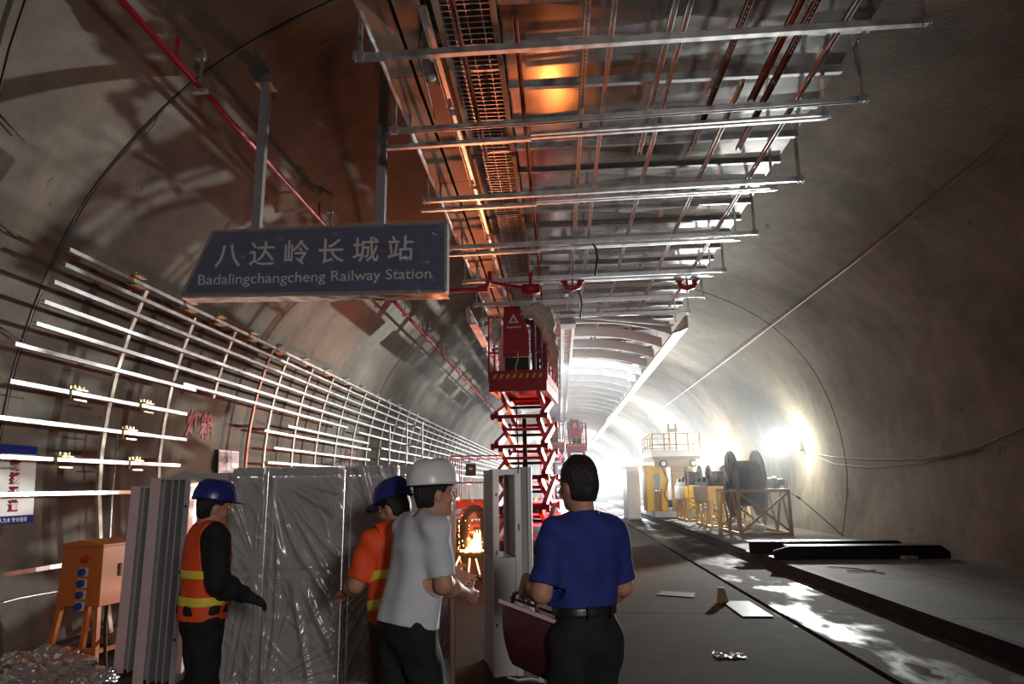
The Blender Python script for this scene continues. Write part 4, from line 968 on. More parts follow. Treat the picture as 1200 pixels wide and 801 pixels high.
# ------------------------------------------------------------------ wrapped cabinet frames, open frames, box, heap
def wrapped(x0, x1, lab, y0=5.72, y1=6.02, h=1.76, seed=0, mid=.9):
    t = thing('wrapped_cabinet_frame', lab, 'cabinet frame', ((x0 + x1)/2, (y0 + y1)/2, 0), 'wrapped cabinet frames in a row')
    for x in (x0 + .02, x1 - .02):
        for y in (y0 + .02, y1 - .02):
            b = MB(); b.box(x - .02, x + .02, y - .02, y + .02, 0, h); part('post', b, 'alu', t)
    for z in (.03, mid, h - .035):
        b = MB(); b.box(x0 + .04, x1 - .04, y0, y0 + .03, z - .03, z + .035); part('rail', b, 'alu', t)
    b = MB(); b.box(x0 + .04, x1 - .04, y0 + .05, y0 + .06, .06, h - .07); part('panel', b, 'alu', t)
    b = MB(); b.box(x0 + .04, x1 - .04, y0 + .06, y1, h - .01, h); part('top_sheet', b, 'alu', t)
    b = MB(); s = seed*7.3
    def f(u, v):
        x = x0 - .006 + (x1 - x0 + .012)*u; z = .005 + (h + .008)*v
        # taut folds radiating from the corners and the middle band of the wrap
        cx, cz = (x0 + .02, h*.97) if seed % 2 == 0 else (x1 - .05, h*.55)
        a = math.atan2(z - cz, x - cx); d = math.hypot(x - cx, z - cz)
        rg = lambda n: max(0., 1 - 3.2*abs(n))**1.6
        w = 1.1*rg(noise.noise(Vector((a*7 + s, d*.8, s)))) * min(1, d*2.2)
        a2 = math.atan2(z - .05, x - x0 - .05); w += 1.1*rg(noise.noise(Vector((a2*9 + s*2, z*.8, 3 + s)))) * max(0, 1 - z/.95)
        w += .30*noise.noise(Vector((x*6, z*2.6, s))) + .35*rg(noise.noise(Vector((x*9 + z*6, z*4, s)))) + .12*noise.noise(Vector((x*18 + z*9, z*12, s))) - .6
        edge = min(1, 12*u, 12*(1-u))
        band = .6 if abs(v - .52) < .02 else 1
        return (x, y0 - .012 - .022*(1 + w)*edge*band, z)
    b.grid(f, int(110*(x1 - x0)) + 14, 150)
    fm_ = part('plastic_wrap', b, 'film', t, smooth=True, label='wrinkled clear plastic film')
    b = MB(); b.grid(lambda u, v: (x0 - .006 + (x1 - x0 + .012)*u, y0 - .012 + (y1 - y0 + .02)*v, h + .006 + .008*noise.noise(Vector((u*5, v*4, s)))), 18, 8)
    part('top_wrap', b, 'film', t, smooth=True)
    for xx in (x0 + .012,):
        b = MB()
        for z in (.55, .6, .98, 1.03): b.box(xx + .02, xx + .032, y0 - .004, y0, z, z + .035)
        part('hinge_slots', stuff_mb(b), 'black', t)
    return t
wrapped(-2.76, -2.46, 'narrow wrapped frame at the left end of the wrapped row', seed=1)
wrapped(-2.45, -1.80, 'wide wrapped frame second from left in the wrapped row', seed=2)
wrapped(-1.79, -1.34, 'wrapped frame third from left, behind the blue hard hat', seed=3)
wrapped(-1.33, -.90, 'wrapped frame at the right end of the row, behind the white hard hat', seed=5)

def channel_unit(x0, y0, w, d, h, lab, ang=0., film_side=True, lean=0.):
    """tall aluminium door-frame section seen on its ribbed edge, pink film on the left face"""
    t = thing('aluminium_frame', lab, 'frame', (0, 0, 0), 'aluminium frames leaning at left', local=True)
    b = MB(); b.box(0, .012, 0, d, 0, h); part('left_flange', b, 'pinkfilm', t)
    b = MB(); b.box(.012, .09, 0, .012, 0, h); part('front_lip', b, 'pinkfilm', t)
    b = MB(); b.box(.012, w, d - .012, d, 0, h); part('back_plate', b, 'alu', t)
    for k, xx in enumerate(np.linspace(.11, w - .06, 4)):
        b = MB(); b.box(xx, xx + .014, .02 + .015*(k % 2), d - .012, 0, h); part('inner_rib', b, 'alu', t)
    b = MB(); b.box(w - .05, w, 0, .012, 0, h); b.box(w - .012, w, .012, d, 0, h); part('right_lip', b, 'alu', t)
    b = MB(); b.box(.012, w - .012, .014, d - .012, h - .02, h); part('end_cap', b, 'alu', t)
    for z in (.35, .9, 1.45):
        b = MB(); b.lathe((w - .03, -.002, z), (0, -1, 0), [(0, .012), (.004, .012), (.004, 0)], 10); part('bolt_hole', b, 'black', t)
    t.location = (x0, y0, 0); t.rotation_euler = (math.radians(lean), 0, math.radians(ang)); return t
channel_unit(-4.02, 6.30, .34, .14, 1.63, 'leftmost aluminium frame, ribbed edge forward, beside the orange box', 4)
channel_unit(-3.62, 5.95, .36, .16, 1.70, 'second aluminium frame from left, ribbed edge forward, behind the worker', 3)
t = thing('aluminium_frame', 'open aluminium door frame behind the worker in the orange vest', 'frame', (-3.1, 6.3, 0), 'aluminium frames leaning at left')
b = MB(); b.box(-3.50, -3.38, 6.2, 6.26, 0, 1.74); part('left_post', b, 'alu', t)
b = MB(); b.box(-3.38, -2.90, 6.2, 6.26, 1.66, 1.74); b.box(-3.38, -2.90, 6.18, 6.2, 1.66, 1.69); part('top_rail', b, 'alu', t)
b = MB(); b.box(-3.38, -2.90, 6.2, 6.26, .0, .08); part('bottom_rail', b, 'alu', t)
b = MB(); b.box(-2.90, -2.79, 6.16, 6.26, 0, 1.74); part('right_post', b, 'pinkfilm', t)
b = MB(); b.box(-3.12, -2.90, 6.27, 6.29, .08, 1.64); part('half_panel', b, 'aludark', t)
b = MB(); b.box(-3.05, -2.99, 6.19, 6.20, 1.56, 1.62); part('latch_hole', b, 'black', t)
b = MB(); b.cbox((-3.36, 6.19, 1.60), .03, .02, .1); part('hinge', b, 'galv', t)

# open frame standing right of the wrapped row
def open_frame():
    t = thing('open_cabinet_frame', 'tall open grey cabinet frame standing alone in mid floor', 'cabinet frame', (0, 0, 0), local=True)
    h, w, d = 1.74, .24, .62
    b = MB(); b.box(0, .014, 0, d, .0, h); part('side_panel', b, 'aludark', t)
    for x, y in ((0, 0), (w - .04, 0), (0, d - .04), (w - .04, d - .04)):
        b = MB(); b.box(x - .003, x + .05, y - .02, y + .05, 0, h); part('post', b, 'alu', t)
    for y in (0, d - .04):
        for z in (0, .92, h - .05):
            b = MB(); b.box(.05, w - .04, y, y + .03, z, z + .05); part('rail', b, 'alu', t)
    for x in (0, w - .04):
        for z in (0, .92, h - .04):
            b = MB(); b.box(x, x + .04, .05, d - .04, z, z + .04); part('side_rail', b, 'alu', t)
    b = MB(); b.box(.05, w - .04, .012, .02, .05, .92); part('lower_panel', b, 'alu', t)
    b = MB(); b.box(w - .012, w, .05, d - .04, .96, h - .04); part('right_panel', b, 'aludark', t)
    b = MB()
    for z in (.4, 1.0, 1.5): b.box(.018, .03, -.024, -.02, z, z + .03); b.box(w - .02, w - .008, -.024, -.02, z + .2, z + .26)
    part('screw_slots', stuff_mb(b), 'black', t)
    t.location = (-.60, 6.25, 0); t.rotation_euler.z = math.radians(14); return t
open_frame()
# second sheet leaning behind it
t = thing('sheet_panel', 'grey sheet panel standing just behind the open cabinet frame', 'panel', (-.4, 7.2, 0))
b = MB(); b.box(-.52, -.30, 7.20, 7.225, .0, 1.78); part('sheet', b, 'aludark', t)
b = MB(); b.box(-.33, -.29, 7.15, 7.23, 0, 1.78); part('edge_strip', b, 'alu', t)
b = MB(); b.box(-.52, -.33, 7.14, 7.2, 0, .03); part('foot', b, 'alu', t)

# orange distribution box on legs
t = thing('distribution_box', 'orange electrical distribution box on splayed legs by the left wall', 'electrical box', (0, 0, 0), local=True)
w, d, z0, z1 = .46, .40, .50, 1.06
b = MB(); b.prism([(-.02, 0, z0), (w + .02, 0, z0), (w, 0, z1), (0, 0, z1)], (0, d, 0)); part('case', b, 'orange', t, bevel=.008)
b = MB(); b.prism([(-.03, -.03, z1), (w + .03, -.03, z1), (w + .03, -.03, z1 + .02), (w/2, -.03, z1 + .06), (-.03, -.03, z1 + .02)], (0, d + .06, 0)); part('roof', b, 'orange', t)
b = MB(); b.box(.03, w - .03, -.006, 0, z0 + .04, z1 - .03); dr = part('door', b, 'orange', t, bevel=.004)
b = MB(); b.lathe((w*.58, -.006, z1 - .12), (0, -1, 0), [(0, .045), (.02, .04), (.03, .02), (.03, 0)], 16); part('red_button', b, 'redpl', dr, label='round red emergency button')
for k in range(4):
    z = z1 - .24 - k*.105
    b = MB(); b.box(w*.58 - .045, w*.58 + .055, -.014, -.006, z - .04, z + .04); sp_ = part('socket_plate', b, 'whitepl', dr)
    b = MB(); b.lathe((w*.58, -.014, z), (0, -1, 0), [(0, .036), (.03, .036), (.035, .028), (.035, 0)], 14); part('socket', b, 'blue', dr, label='round blue socket')
b = MB(); b.box(w + .004, w + .02, d*.55, d*.62, z0 + .26, z0 + .38); part('handle', b, 'dark', t)
for x, dx in ((0.02, -.06), (w - .02, .06)):
    for y, dy in ((.03, -.03), (d - .03, .03)):
        b = MB(); b.bar((x, y, z0 + .01), (x + dx, y + dy, 0), .045, .045, (0, 1, 0)); part('leg', b, 'orange', t)
b = MB(); b.bar((-.02, .01, .10), (w + .02, .01, .10), .05, .05); part('leg_brace', b, 'orange', t)
b = MB(); b.bar((w + .03, .0, .10), (w + .03, d, .10), .04, .04); part('leg_brace', b, 'orange', t)
t.location = (-4.92, 6.72, 0); t.rotation_euler.z = math.radians(-9)
b = MB(); b.tube([(-4.5, 6.85, .5), (-4.46, 6.8, .3), (-4.3, 6.6, .06), (-4.05, 6.25, .02), (-3.85, 5.9, .02)], .016, 8); tag(part('power_cable', b, 'black', smooth=True), 'black cable running from the orange box across the floor', 'cable')
b = MB(); b.box(-5.0, -4.3, 7.45, 7.95, 0, .06); tag(part('timber_board', b, 'brownstrap'), 'dark board lying behind the orange box', 'board')
b = MB(); b.prism([(-4.62, 7.2, 0), (-4.30, 7.2, 0), (-4.45, 7.24, .36)], (0, .02, 0)); tag(part('concrete_wedge', b, 'slab'), 'grey sharp offcut standing behind the orange box legs', 'offcut')
# plastic heap
def heap(cx, cy, rx, ry, h, seed, lab):
    b = MB()
    def f(u, v):
        a = u*2*math.pi; r = math.sin(v*math.pi/2); z = math.cos(v*math.pi/2)
        p = Vector((math.cos(a)*r*1.8, math.sin(a)*r*1.8, z*1.6 + seed))
        n = noise.noise(p*1.4)*.35 + abs(noise.noise(p*3.1))*.22 - abs(noise.noise(p*6.5))*.10
        k = 1 + n*(.35 + .65*z)
        return (cx + rx*math.cos(a)*r*k, cy + ry*math.sin(a)*r*k, max(0, h*z*k*(1 + .2*n)) + .002)
    b.grid(f, 90, 40); tag(part('plastic_heap', b, 'heapfilm', smooth=True), lab, 'plastic sheeting', 'crumpled plastic on the floor')
heap(-4.52, 5.95, .48, .40, .25, 1.0, 'big heap of crumpled dusty plastic film at the lower left')
heap(-4.02, 6.02, .20, .18, .10, 5.0, 'smaller crumple of plastic film right of the big heap')
# ------------------------------------------------------------------ people: implicit surfaces meshed with surface nets
class SDF:
    def __init__(s, lo, hi, h):
        s.lo = np.array(lo, np.float32); s.h = h
        s.n = np.maximum(4, np.ceil((np.array(hi) - s.lo) / h).astype(int) + 1)
        s.a = np.full(s.n, .5, np.float32)
    def view(s, lo, hi):
        i0 = np.clip(np.floor((np.array(lo) - s.lo)/s.h).astype(int), 0, s.n - 1); i1 = np.clip(np.ceil((np.array(hi) - s.lo)/s.h).astype(int) + 1, 1, s.n)
        if (i1 <= i0).any(): return None
        sl = tuple(slice(a, b) for a, b in zip(i0, i1))
        ax = [s.lo[k] + s.h*np.arange(i0[k], i1[k], dtype=np.float32) for k in range(3)]
        return sl, np.meshgrid(*ax, indexing='ij', sparse=True)
    def put(s, d, sl, k, mode):
        A = s.a[sl]
        if mode == 'sub': d = -d; s.a[sl] = np.maximum(A, d) if k <= 0 else -s.smin(-A, -d, k)
        elif mode == 'add': s.a[sl] = np.minimum(A, d) if k <= 0 else s.smin(A, d, k)
    @staticmethod
    def smin(a, b, k):
        t = np.maximum(k - np.abs(a - b), 0)/k; return np.minimum(a, b) - t*t*k*.25
    def cap(s, p, q, r0, r1, k=.03, fy=1., mode='add'):
        p, q = np.array(p, float), np.array(q, float); R = max(r0, r1) + .06
        v = s.view(np.minimum(p, q) - R, np.maximum(p, q) + R)
        if v is None: return s
        sl, (X, Y, Z) = v; d = q - p; w = np.array([1., fy*fy, 1.]); dd = max(1e-9, (d*d*w).sum())
        t = np.clip(((X - p[0])*d[0] + (Y - p[1])*d[1]*fy*fy + (Z - p[2])*d[2])/dd, 0, 1)
        D = np.sqrt((X - p[0] - t*d[0])**2 + ((Y - p[1] - t*d[1])*fy)**2 + (Z - p[2] - t*d[2])**2) - (r0 + (r1 - r0)*t)
        if fy > 1: D = D/(.5 + .5*fy)*1.0
        s.put(D.astype(np.float32), sl, k, mode); return s
    def ell(s, c, r, M=None, k=.02, mode='add'):
        c = np.array(c, float); r = np.array(r, float); R = r.max() + .05
        v = s.view(c - R, c + R)
        if v is None: return s
        sl, (X, Y, Z) = v; X, Y, Z = X - c[0], Y - c[1], Z - c[2]
        if M is None: M = np.eye(3)
        u = [(X*M[i][0] + Y*M[i][1] + Z*M[i][2])/r[i] for i in range(3)]
        l = np.sqrt(u[0]**2 + u[1]**2 + u[2]**2); g = np.sqrt((u[0]/r[0])**2 + (u[1]/r[1])**2 + (u[2]/r[2])**2) + 1e-6
        s.put((l*(l - 1)/g).astype(np.float32), sl, k, mode); return s
    def plane(s, p, n):
        """keep the side the normal points away from"""
        n = np.array(n, float); n /= np.linalg.norm(n)
        v = s.view(s.lo, s.lo + s.h*s.n); sl, (X, Y, Z) = v
        s.a[sl] = np.maximum(s.a[sl], ((X - p[0])*n[0] + (Y - p[1])*n[1] + (Z - p[2])*n[2]).astype(np.float32)); return s
    def folds(s, amp, f=(28, 26, 17), ph=0.):
        sl, (X, Y, Z) = s.view(s.lo, s.lo + s.h*s.n)
        s.a[sl] += (amp*(np.sin(X*f[0] + Z*f[2] + ph + 1.5*np.sin(Z*9 + Y*7)) * np.sin(Y*f[1] - Z*f[2]*.6 + ph*2 + np.sin(X*11)))).astype(np.float32); return s
    def mesh(s):
        a = s.a.copy(); a[0] = a[-1] = .5; a[:, 0] = a[:, -1] = .5; a[:, :, 0] = a[:, :, -1] = .5
        ins = a < 0
        c = np.zeros(np.array(a.shape) - 1, np.int8)
        for dx in (0, 1):
            for dy in (0, 1):
                for dz in (0, 1): c += ins[dx:dx + c.shape[0], dy:dy + c.shape[1], dz:dz + c.shape[2]]
        I = np.argwhere((c > 0) & (c < 8)); idx = np.full(c.shape, -1, np.int64); idx[tuple(I.T)] = np.arange(len(I))
        acc = np.zeros((len(I), 3)); cnt = np.zeros(len(I))
        cor = [np.array(q) for q in np.ndindex(2, 2, 2)]
        for p in cor:
            for q in cor:
                if (q - p).sum() == 1 and (q - p).min() == 0:
                    va = a[tuple((I + p).T)]; vb = a[tuple((I + q).T)]; m = (va < 0) != (vb < 0)
                    t = np.where(m, va/np.where(m, va - vb, 1), 0)
                    acc[m] += (p + (q - p)*t[:, None])[m]; cnt[m] += 1
        V = s.lo + s.h*(I + acc/cnt[:, None]); F = []
        for ax in range(3):
            o1, o2 = [(1, 2), (2, 0), (0, 1)][ax]
            sh = [slice(None)]*3; sh2 = [slice(None)]*3; sh[ax] = slice(0, -1); sh2[ax] = slice(1, None)
            A, B = ins[tuple(sh)], ins[tuple(sh2)]; E = np.argwhere(A != B)
            E = E[(E[:, o1] > 0) & (E[:, o2] > 0) & (E[:, o1] < a.shape[o1] - 1) & (E[:, o2] < a.shape[o2] - 1)]
            u1 = np.zeros(3, int); u1[o1] = 1; u2 = np.zeros(3, int); u2[o2] = 1
            q = np.stack([idx[tuple((E - u1 - u2).T)], idx[tuple((E - u2).T)], idx[tuple(E.T)], idx[tuple((E - u1).T)]], 1)
            fl = ~A[tuple(E.T)]; q[fl] = q[fl][:, ::-1]; F.append(q)
        return V, np.concatenate(F)
def sdf_part(name, s, mat, parent, label=None):
    V, F = s.mesh(); me = bpy.data.meshes.new(name)
    me.vertices.add(len(V)); me.vertices.foreach_set('co', V.astype(np.float32).ravel())
    me.loops.add(len(F)*4); me.loops.foreach_set('vertex_index', F.ravel().astype(np.int32))
    me.polygons.add(len(F)); me.polygons.foreach_set('loop_start', np.arange(0, len(F)*4, 4, dtype=np.int32)); me.polygons.foreach_set('use_smooth', np.ones(len(F), bool))
    me.update(calc_edges=True); me.validate(); me.materials.append(MAT[mat]); o = mesh_obj(name, me, parent)
    if label: o['label'] = label
    return o

def head_axes(yaw, pitch, roll=0.):
    """rows: side, forward, up of the head in the figure's own frame (figure faces +y)"""
    m = Matrix.Rotation(yaw, 3, 'Z') @ Matrix.Rotation(pitch, 3, 'X') @ Matrix.Rotation(roll, 3, 'Y')
    return np.array([m.col[0][:], m.col[1][:], m.col[2][:]])
BASE = dict(ankL=(-.09, -.02, .08), ankR=(.09, -.02, .08), kneL=(-.095, .03, .48), kneR=(.095, .03, .48), hipL=(-.085, 0, .90), hipR=(.085, 0, .90),
            pel=(0, 0, .95), wai=(0, .01, 1.10), che=(0, 0, 1.28), neck=(0, -.02, 1.43), head=(0, .03, 1.585), shL=(-.158, -.02, 1.385), shR=(.158, -.02, 1.385),
            elL=(-.20, -.05, 1.11), elR=(.20, -.05, 1.11), wrL=(-.20, .05, .87), wrR=(.215, .05, .87), toeL=(-.10, .14, .03), toeR=(.10, .14, .03))
def hand(s, wr, fwd, palm, thumb, curl, inf=0.):
    """palm and five fingers; fwd along the forearm, palm = palm normal, thumb = thumb side"""
    f, n = Vector(fwd).normalized(), Vector(palm).normalized(); n = (n - f*n.dot(f)).normalized()
    w = f.cross(n); w = w if w.dot(Vector(thumb)) > 0 else -w; p = Vector(wr)
    for k, o in enumerate((-.026, -.009, .009, .026)):
        s.cap(p + f*.01 + w*o*.7, p + f*.085 + w*o, .016 + inf, .013 + inf, .015)
    for k, (o, L) in enumerate(((.029, .068), (.010, .078), (-.010, .072), (-.029, .056))):
        a = p + f*.088 + w*o; d = f; ang = curl*(.9 + .1*k); r = .0088 - (.0012 if k == 3 else 0) + inf
        for j, q in enumerate((.45, .32, .23)):
            th = ang*(j + .6); d = f*math.cos(th) + n*math.sin(th); b = a + d*L*q; s.cap(a, b, r, r*.93, .004); a = b; r *= .93
    a = p + f*.025 + w*.028; b = a + (f*.55 + w*.75 + n*.25)*.042; c = b + (f*.85 + w*.15 + n*.45)*.034
    s.cap(a, b, .013 + inf, .011 + inf, .012); s.cap(b, c, .0105 + inf, .0085 + inf, .004)

def person(label, loc, yaw, J=None, hy=0., hp=0., hr=0., H=1.0, h=.007, top=('cloth_blue', 'short'), trousers='cloth_black', vest=None, hat=None, hair=True, glove=None,
           hands=None, belt=False, collar=False, lean=0., skin='skin', shoe='black', hem=.93):
    j = {k: Vector(v) for k, v in BASE.items()}
    if lean:
        R = Matrix.Rotation(-lean, 3, 'X'); pv = Vector(BASE['pel'])
        for k in ('wai', 'che', 'neck', 'head', 'shL', 'shR', 'elL', 'elR', 'wrL', 'wrR'): j[k] = pv + R @ (j[k] - pv)
    for k, v in (J or {}).items(): j[k] = Vector(v)
    j = {k: v*H for k, v in j.items()}
    allp = np.array([v[:] for v in j.values()]); lo, hi = allp.min(0) - .22, allp.max(0) + .22; lo[2] = -.01
    t = thing('person', label, 'person', (0, 0, 0), local=True)
    A = head_axes(hy, hp, hr); hc = np.array(j['head'][:]); S_, F_, U_ = A
    L = lambda x, y, z: hc + (S_*x + F_*y + U_*z)*H
    def torso(s, i):
        s.cap(j['pel'] + Vector((0, 0, -.02)), j['wai'], .145 + i, .130 + i, .05, 1.35); s.cap(j['wai'], j['che'], .130 + i, .155 + i, .06, 1.4)
        s.cap(j['che'], j['neck'] + Vector((0, 0, -.07)), .150 + i, .095 + i, .06, 1.4)
        s.cap(j['shL'] + Vector((.03, 0, 0)), j['shR'] - Vector((.03, 0, 0)), .062 + i, .062 + i, .06)
    def upper(s, q, i): s.cap(j['sh' + q], j['el' + q], .056 + i, .043 + i, .035)
    def fore(s, q, i): s.cap(j['el' + q], j['el' + q].lerp(j['wr' + q], .35), .043 + i, .043 + i, .02); s.cap(j['el' + q].lerp(j['wr' + q], .35), j['wr' + q], .043 + i, .027 + i, .02)
    def legs(s, i, q):
        s.cap(j['hip' + q], j['kne' + q], .088 + i, .060 + i, .04); s.cap(j['kne' + q], j['kne' + q].lerp(j['ank' + q], .35), .058 + i, .058 + i, .03)
        s.cap(j['kne' + q].lerp(j['ank' + q], .35), j['ank' + q], .058 + i, .038 + i, .03)
    hd = hands or {}
    def dohand(s, q, inf=0.):
        e, w = j['el' + q], j['wr' + q]; d = (w - e).normalized(); sp = hd.get(q, {})
        sd = Vector((1 if q == 'L' else -1, 0, 0))
        hand(s, w, sp.get('fwd', d), sp.get('palm', sd), sp.get('thumb', (0, 1, 0)), sp.get('curl', .35), inf)
    # body
    s = SDF(lo, hi, h); torso(s, -.012)
    for q in 'LR':
        upper(s, q, 0); fore(s, q, 0); dohand(s, q); legs(s, -.004, q)
        s.cap(j['ank' + q], j['toe' + q], .040, .030, .03); s.ell(j['ank' + q] + Vector((0, -.03, -.04)), (.033, .045, .04), k=.03)
    s.cap(j['neck'] + Vector((0, 0, -.05)), L(0, -.025, -.06), .060, .054, .03)
    s.ell(L(0, -.012, .03), (.076*H, .094*H, .098*H), A, .03); s.ell(L(0, .022, -.045), (.060*H, .066*H, .080*H), A, .04); s.ell(L(0, .062, -.100), (.026*H, .024*H, .022*H), A, .03)
    for x in (-1, 1):
        s.ell(L(x*.031, .094, .005), (.018*H, .012*H, .012*H), A, .012, 'sub'); s.ell(L(x*.074, -.008, -.015), (.010*H, .022*H, .033*H), A, .008)
        s.ell(L(x*.042, .062, -.035), (.022*H, .02*H, .018*H), A, .02); s.cap(L(x*.012, .088, .026), L(x*.05, .076, .024), .008, .007, .012)
    s.cap(L(0, .086, .012), L(0, .104, -.030), .009, .014, .012); s.ell(L(0, .086, -.066), (.024*H, .012*H, .006*H), A, .006); s.ell(L(0, .085, -.077), (.020*H, .011*H, .006*H), A, .006)
    sdf_part('body', s, skin, t)
    b = MB()
    for x in (-1, 1): b.lathe(L(x*.031, .074, .005), F_, [(0, .002), (.003, .009), (.008, .0115), (.012, .010), (.015, .003)], 10)
    part('eyes', b, 'eye', t, True)
    if hair:
        s = SDF(hc - .17, hc + .17, min(h, .006)); s.ell(L(0, -.018, .035), (.084*H, .100*H, .104*H), A, 0); s.ell(L(0, -.045, -.03), (.070*H, .066*H, .075*H), A, .03)
        s.folds(.004, (60, 55, 25)); cut = SDF(hc - .17, hc + .17, min(h, .006))
        s.ell(L(0, .085, -.025), (.085*H, .085*H, .088*H), A, .012, 'sub')
        for x in (-1, 1): s.ell(L(x*.085, -.005, -.04), (.03*H, .034*H, .045*H), A, .008, 'sub')
        s.plane(L(0, 0, -.085), -U_); sdf_part('hair', s, 'hair', t)
    # trousers
    if trousers:
        zl = lo.copy(); zh = hi.copy(); zh[2] = j['wai'].z + .06
        s = SDF(zl, zh, h)
        s.cap(j['pel'] + Vector((0, 0, -.03)), j['pel'].lerp(j['wai'], .75), .152, .142, .05, 1.32)
        for q in 'LR':
            legs(s, .014, q); s.cap(j['kne' + q].lerp(j['ank' + q], .3), j['ank' + q], .07, .062, .02)
        s.folds(.008); ax = np.array((j['che'] - j['pel']).normalized()[:]); s.plane(np.array((j['pel'].lerp(j['wai'], .70))[:]), ax); s.plane((0, 0, .055), (0, 0, -1))
        sdf_part('trousers', s, trousers, t)
    for q in 'LR':
        s = SDF(np.array(j['toe' + q][:]) - (.12, .28, .08), np.array(j['ank' + q][:]) + (.12, .24, .08), max(h, .007)); s.cap(j['ank' + q] + Vector((0, -.02, -.03)), j['toe' + q] + Vector((0, .03, .006)), .052, .040, .02); s.cap(j['ank' + q], j['ank' + q] + Vector((0, 0, .03)), .05, .05, .02); s.plane((0, 0, .004), (0, 0, -1))
        sdf_part('shoe', s, shoe, t)
    # top
    m, kind = top; up = (j['che'] - j['pel']).normalized()
    zl = lo.copy(); zl[2] = j['pel'].z - .25
    s = SDF(zl, hi, h); torso(s, .012); s.cap(j['pel'] + Vector((0, 0, -.03)), j['wai'], .160 if hem > 1 else .176, .148 if hem > 1 else .156, .05, 1.3)
    for q in 'LR':
        if kind == 'long':
            upper(s, q, .020); fore(s, q, .017)
        else:
            e = j['sh' + q].lerp(j['el' + q], .92); s.cap(j['sh' + q], e, .062, .068, .04)
    s.folds(.009, ph=1.3)
    for q in 'LR':
        a, e, w = j['sh' + q], j['el' + q], j['wr' + q]
        d = (w - e if kind == 'long' else e - a).normalized(); p = w - d*.012 if kind == 'long' else a.lerp(e, .86)
        # trim the sleeve end inside a small box around it
        v = s.view(np.array(p) - .11, np.array(p) + .11)
        if v:
            sl, (X, Y, Z) = v; D = (X - p.x)*d.x + (Y - p.y)*d.y + (Z - p.z)*d.z
            near = ((X - p.x)**2 + (Y - p.y)**2 + (Z - p.z)**2) < .10**2
            s.a[sl] = np.where(near, np.maximum(s.a[sl], D), s.a[sl]).astype(np.float32)
    ph = j['pel'].lerp(j['wai'], (hem - .95)/.15); s.plane(np.array(ph[:]), -np.array(up[:]))
    s.cap(j['neck'] + Vector((0, 0, .0)), L(0, -.02, -.03), .066, .062, 0, mode='sub')
    sdf_part('shirt', s, m, t)
    if collar:
        s = SDF(np.array(j['neck'][:]) - .16, np.array(j['neck'][:]) + .16, min(h, .006)); n0 = j['neck']
        s.cap(n0 + Vector((0, 0, -.03)), n0 + Vector((0, .01, .035)), .088, .075, .01); s.cap(n0 + Vector((0, 0, .0)), L(0, -.02, -.03), .066, .062, 0, mode='sub')
        s.plane(np.array(n0 + Vector((0, 0, .035))), (0, .25, 1)); s.plane(np.array(n0 + Vector((0, 0, -.05))), (0, 0, -1)); sdf_part('collar', s, m, t)
    if vest:
        def vs(i):
            s = SDF(zl, hi, h); torso(s, .026 + i); s.cap(j['pel'] + Vector((0, 0, -.03)), j['wai'], .172 + i, .162 + i, .05, 1.32); s.folds(.005, ph=.4)
            for q in 'LR':
                a, e = j['sh' + q], j['el' + q]; o = (a - j['che']).normalized(); s.cap(a + Vector((0, 0, -.02)), e, .088 - i, .080 - i, .01, mode='sub')
                s.cap(a + Vector((.02 if q == 'R' else -.02, 0, 0)), a + Vector((.2 if q == 'R' else -.2, 0, .0)), .088 - i, .1 - i, .01, mode='sub')
            s.cap(j['neck'] + Vector((0, .02, 0)), L(0, 0, -.03), .080 - i, .09 - i, .01, mode='sub'); s.plane(np.array((j['pel'] - up*.05)[:]), -np.array(up[:])); return s
        vo = sdf_part('vest', vs(0.), 'vest', t)
        for a, c in ((.0, .055), (.155, .205)):
            s = vs(.005); p0 = j['pel'] + up*a + up*.03; p1 = j['pel'] + up*c + up*.03
            s.plane(np.array(p0[:]), -np.array(up[:])); s.plane(np.array(p1[:]), np.array(up[:])); sdf_part('reflective_band', s, 'band', vo, label='yellow reflective band')
    if belt:
        pz = j['pel'].lerp(j['wai'], .62); s = SDF(np.array(pz[:]) - (.25, .25, .06), np.array(pz[:]) + (.25, .25, .06), .006); s.cap(j['pel'] + Vector((0, 0, -.03)), j['pel'].lerp(j['wai'], 1.2), .162, .155, .05, 1.32); s.folds(.002)
        s.plane(np.array(pz + Vector((0, 0, .02))), (0, 0, 1)); s.plane(np.array(pz - Vector((0, 0, .02))), (0, 0, -1)); bo = sdf_part('belt', s, 'belt', t)
        for x in (-.05, .07):
            b = MB(); b.cbox((pz.x + x, pz.y - .124, pz.z), .012, .01, .055); part('belt_loop', b, trousers, bo)
    if glove:
        for q in 'LR':
            w = j['wr' + q]; s = SDF(np.array(w[:]) - .24, np.array(w[:]) + .24, .006); dohand(s, q, .0035); s.cap(w - (w - j['el' + q]).normalized()*.03, w + (w - j['el' + q]).normalized()*.02, .036, .034, .015)
            sdf_part('glove', s, glove, t)
    if hat:
        b = MB(); prof = []
        nA, nR = 36, 10
        def dome(u, v):
            a = u*2*math.pi; e = v*math.pi/2; r = math.cos(e)**.72; x, y = .112*r*math.cos(a), .138*r*math.sin(a); z = .128*math.sin(e)**.9
            rid = .010*math.exp(-(x/.016)**2)*min(1, 2*math.cos(e)) if abs(y) < .12 else 0
            return tuple(L(x, y - .012, .048 + z + rid))
        b.grid(dome, nA, nR); ho = part('hard_hat', b, hat, t, True, label=hat.replace('helmet', '') + ' hard hat')
        b = MB()
        def brim(u, v):
            a = u*2*math.pi; fr = max(0, math.sin(a))**1.2; k = v if v <= .5 else 1 - v; k *= 2
            ex = .010 + .062*fr; x = (.110 + (ex if True else 0)*k)*math.cos(a); y = (.136 + ex*k)*math.sin(a)
            return tuple(L(x, y - .012, .052 - .018*k*fr - .006*k + (.0 if v <= .5 else -.006)))
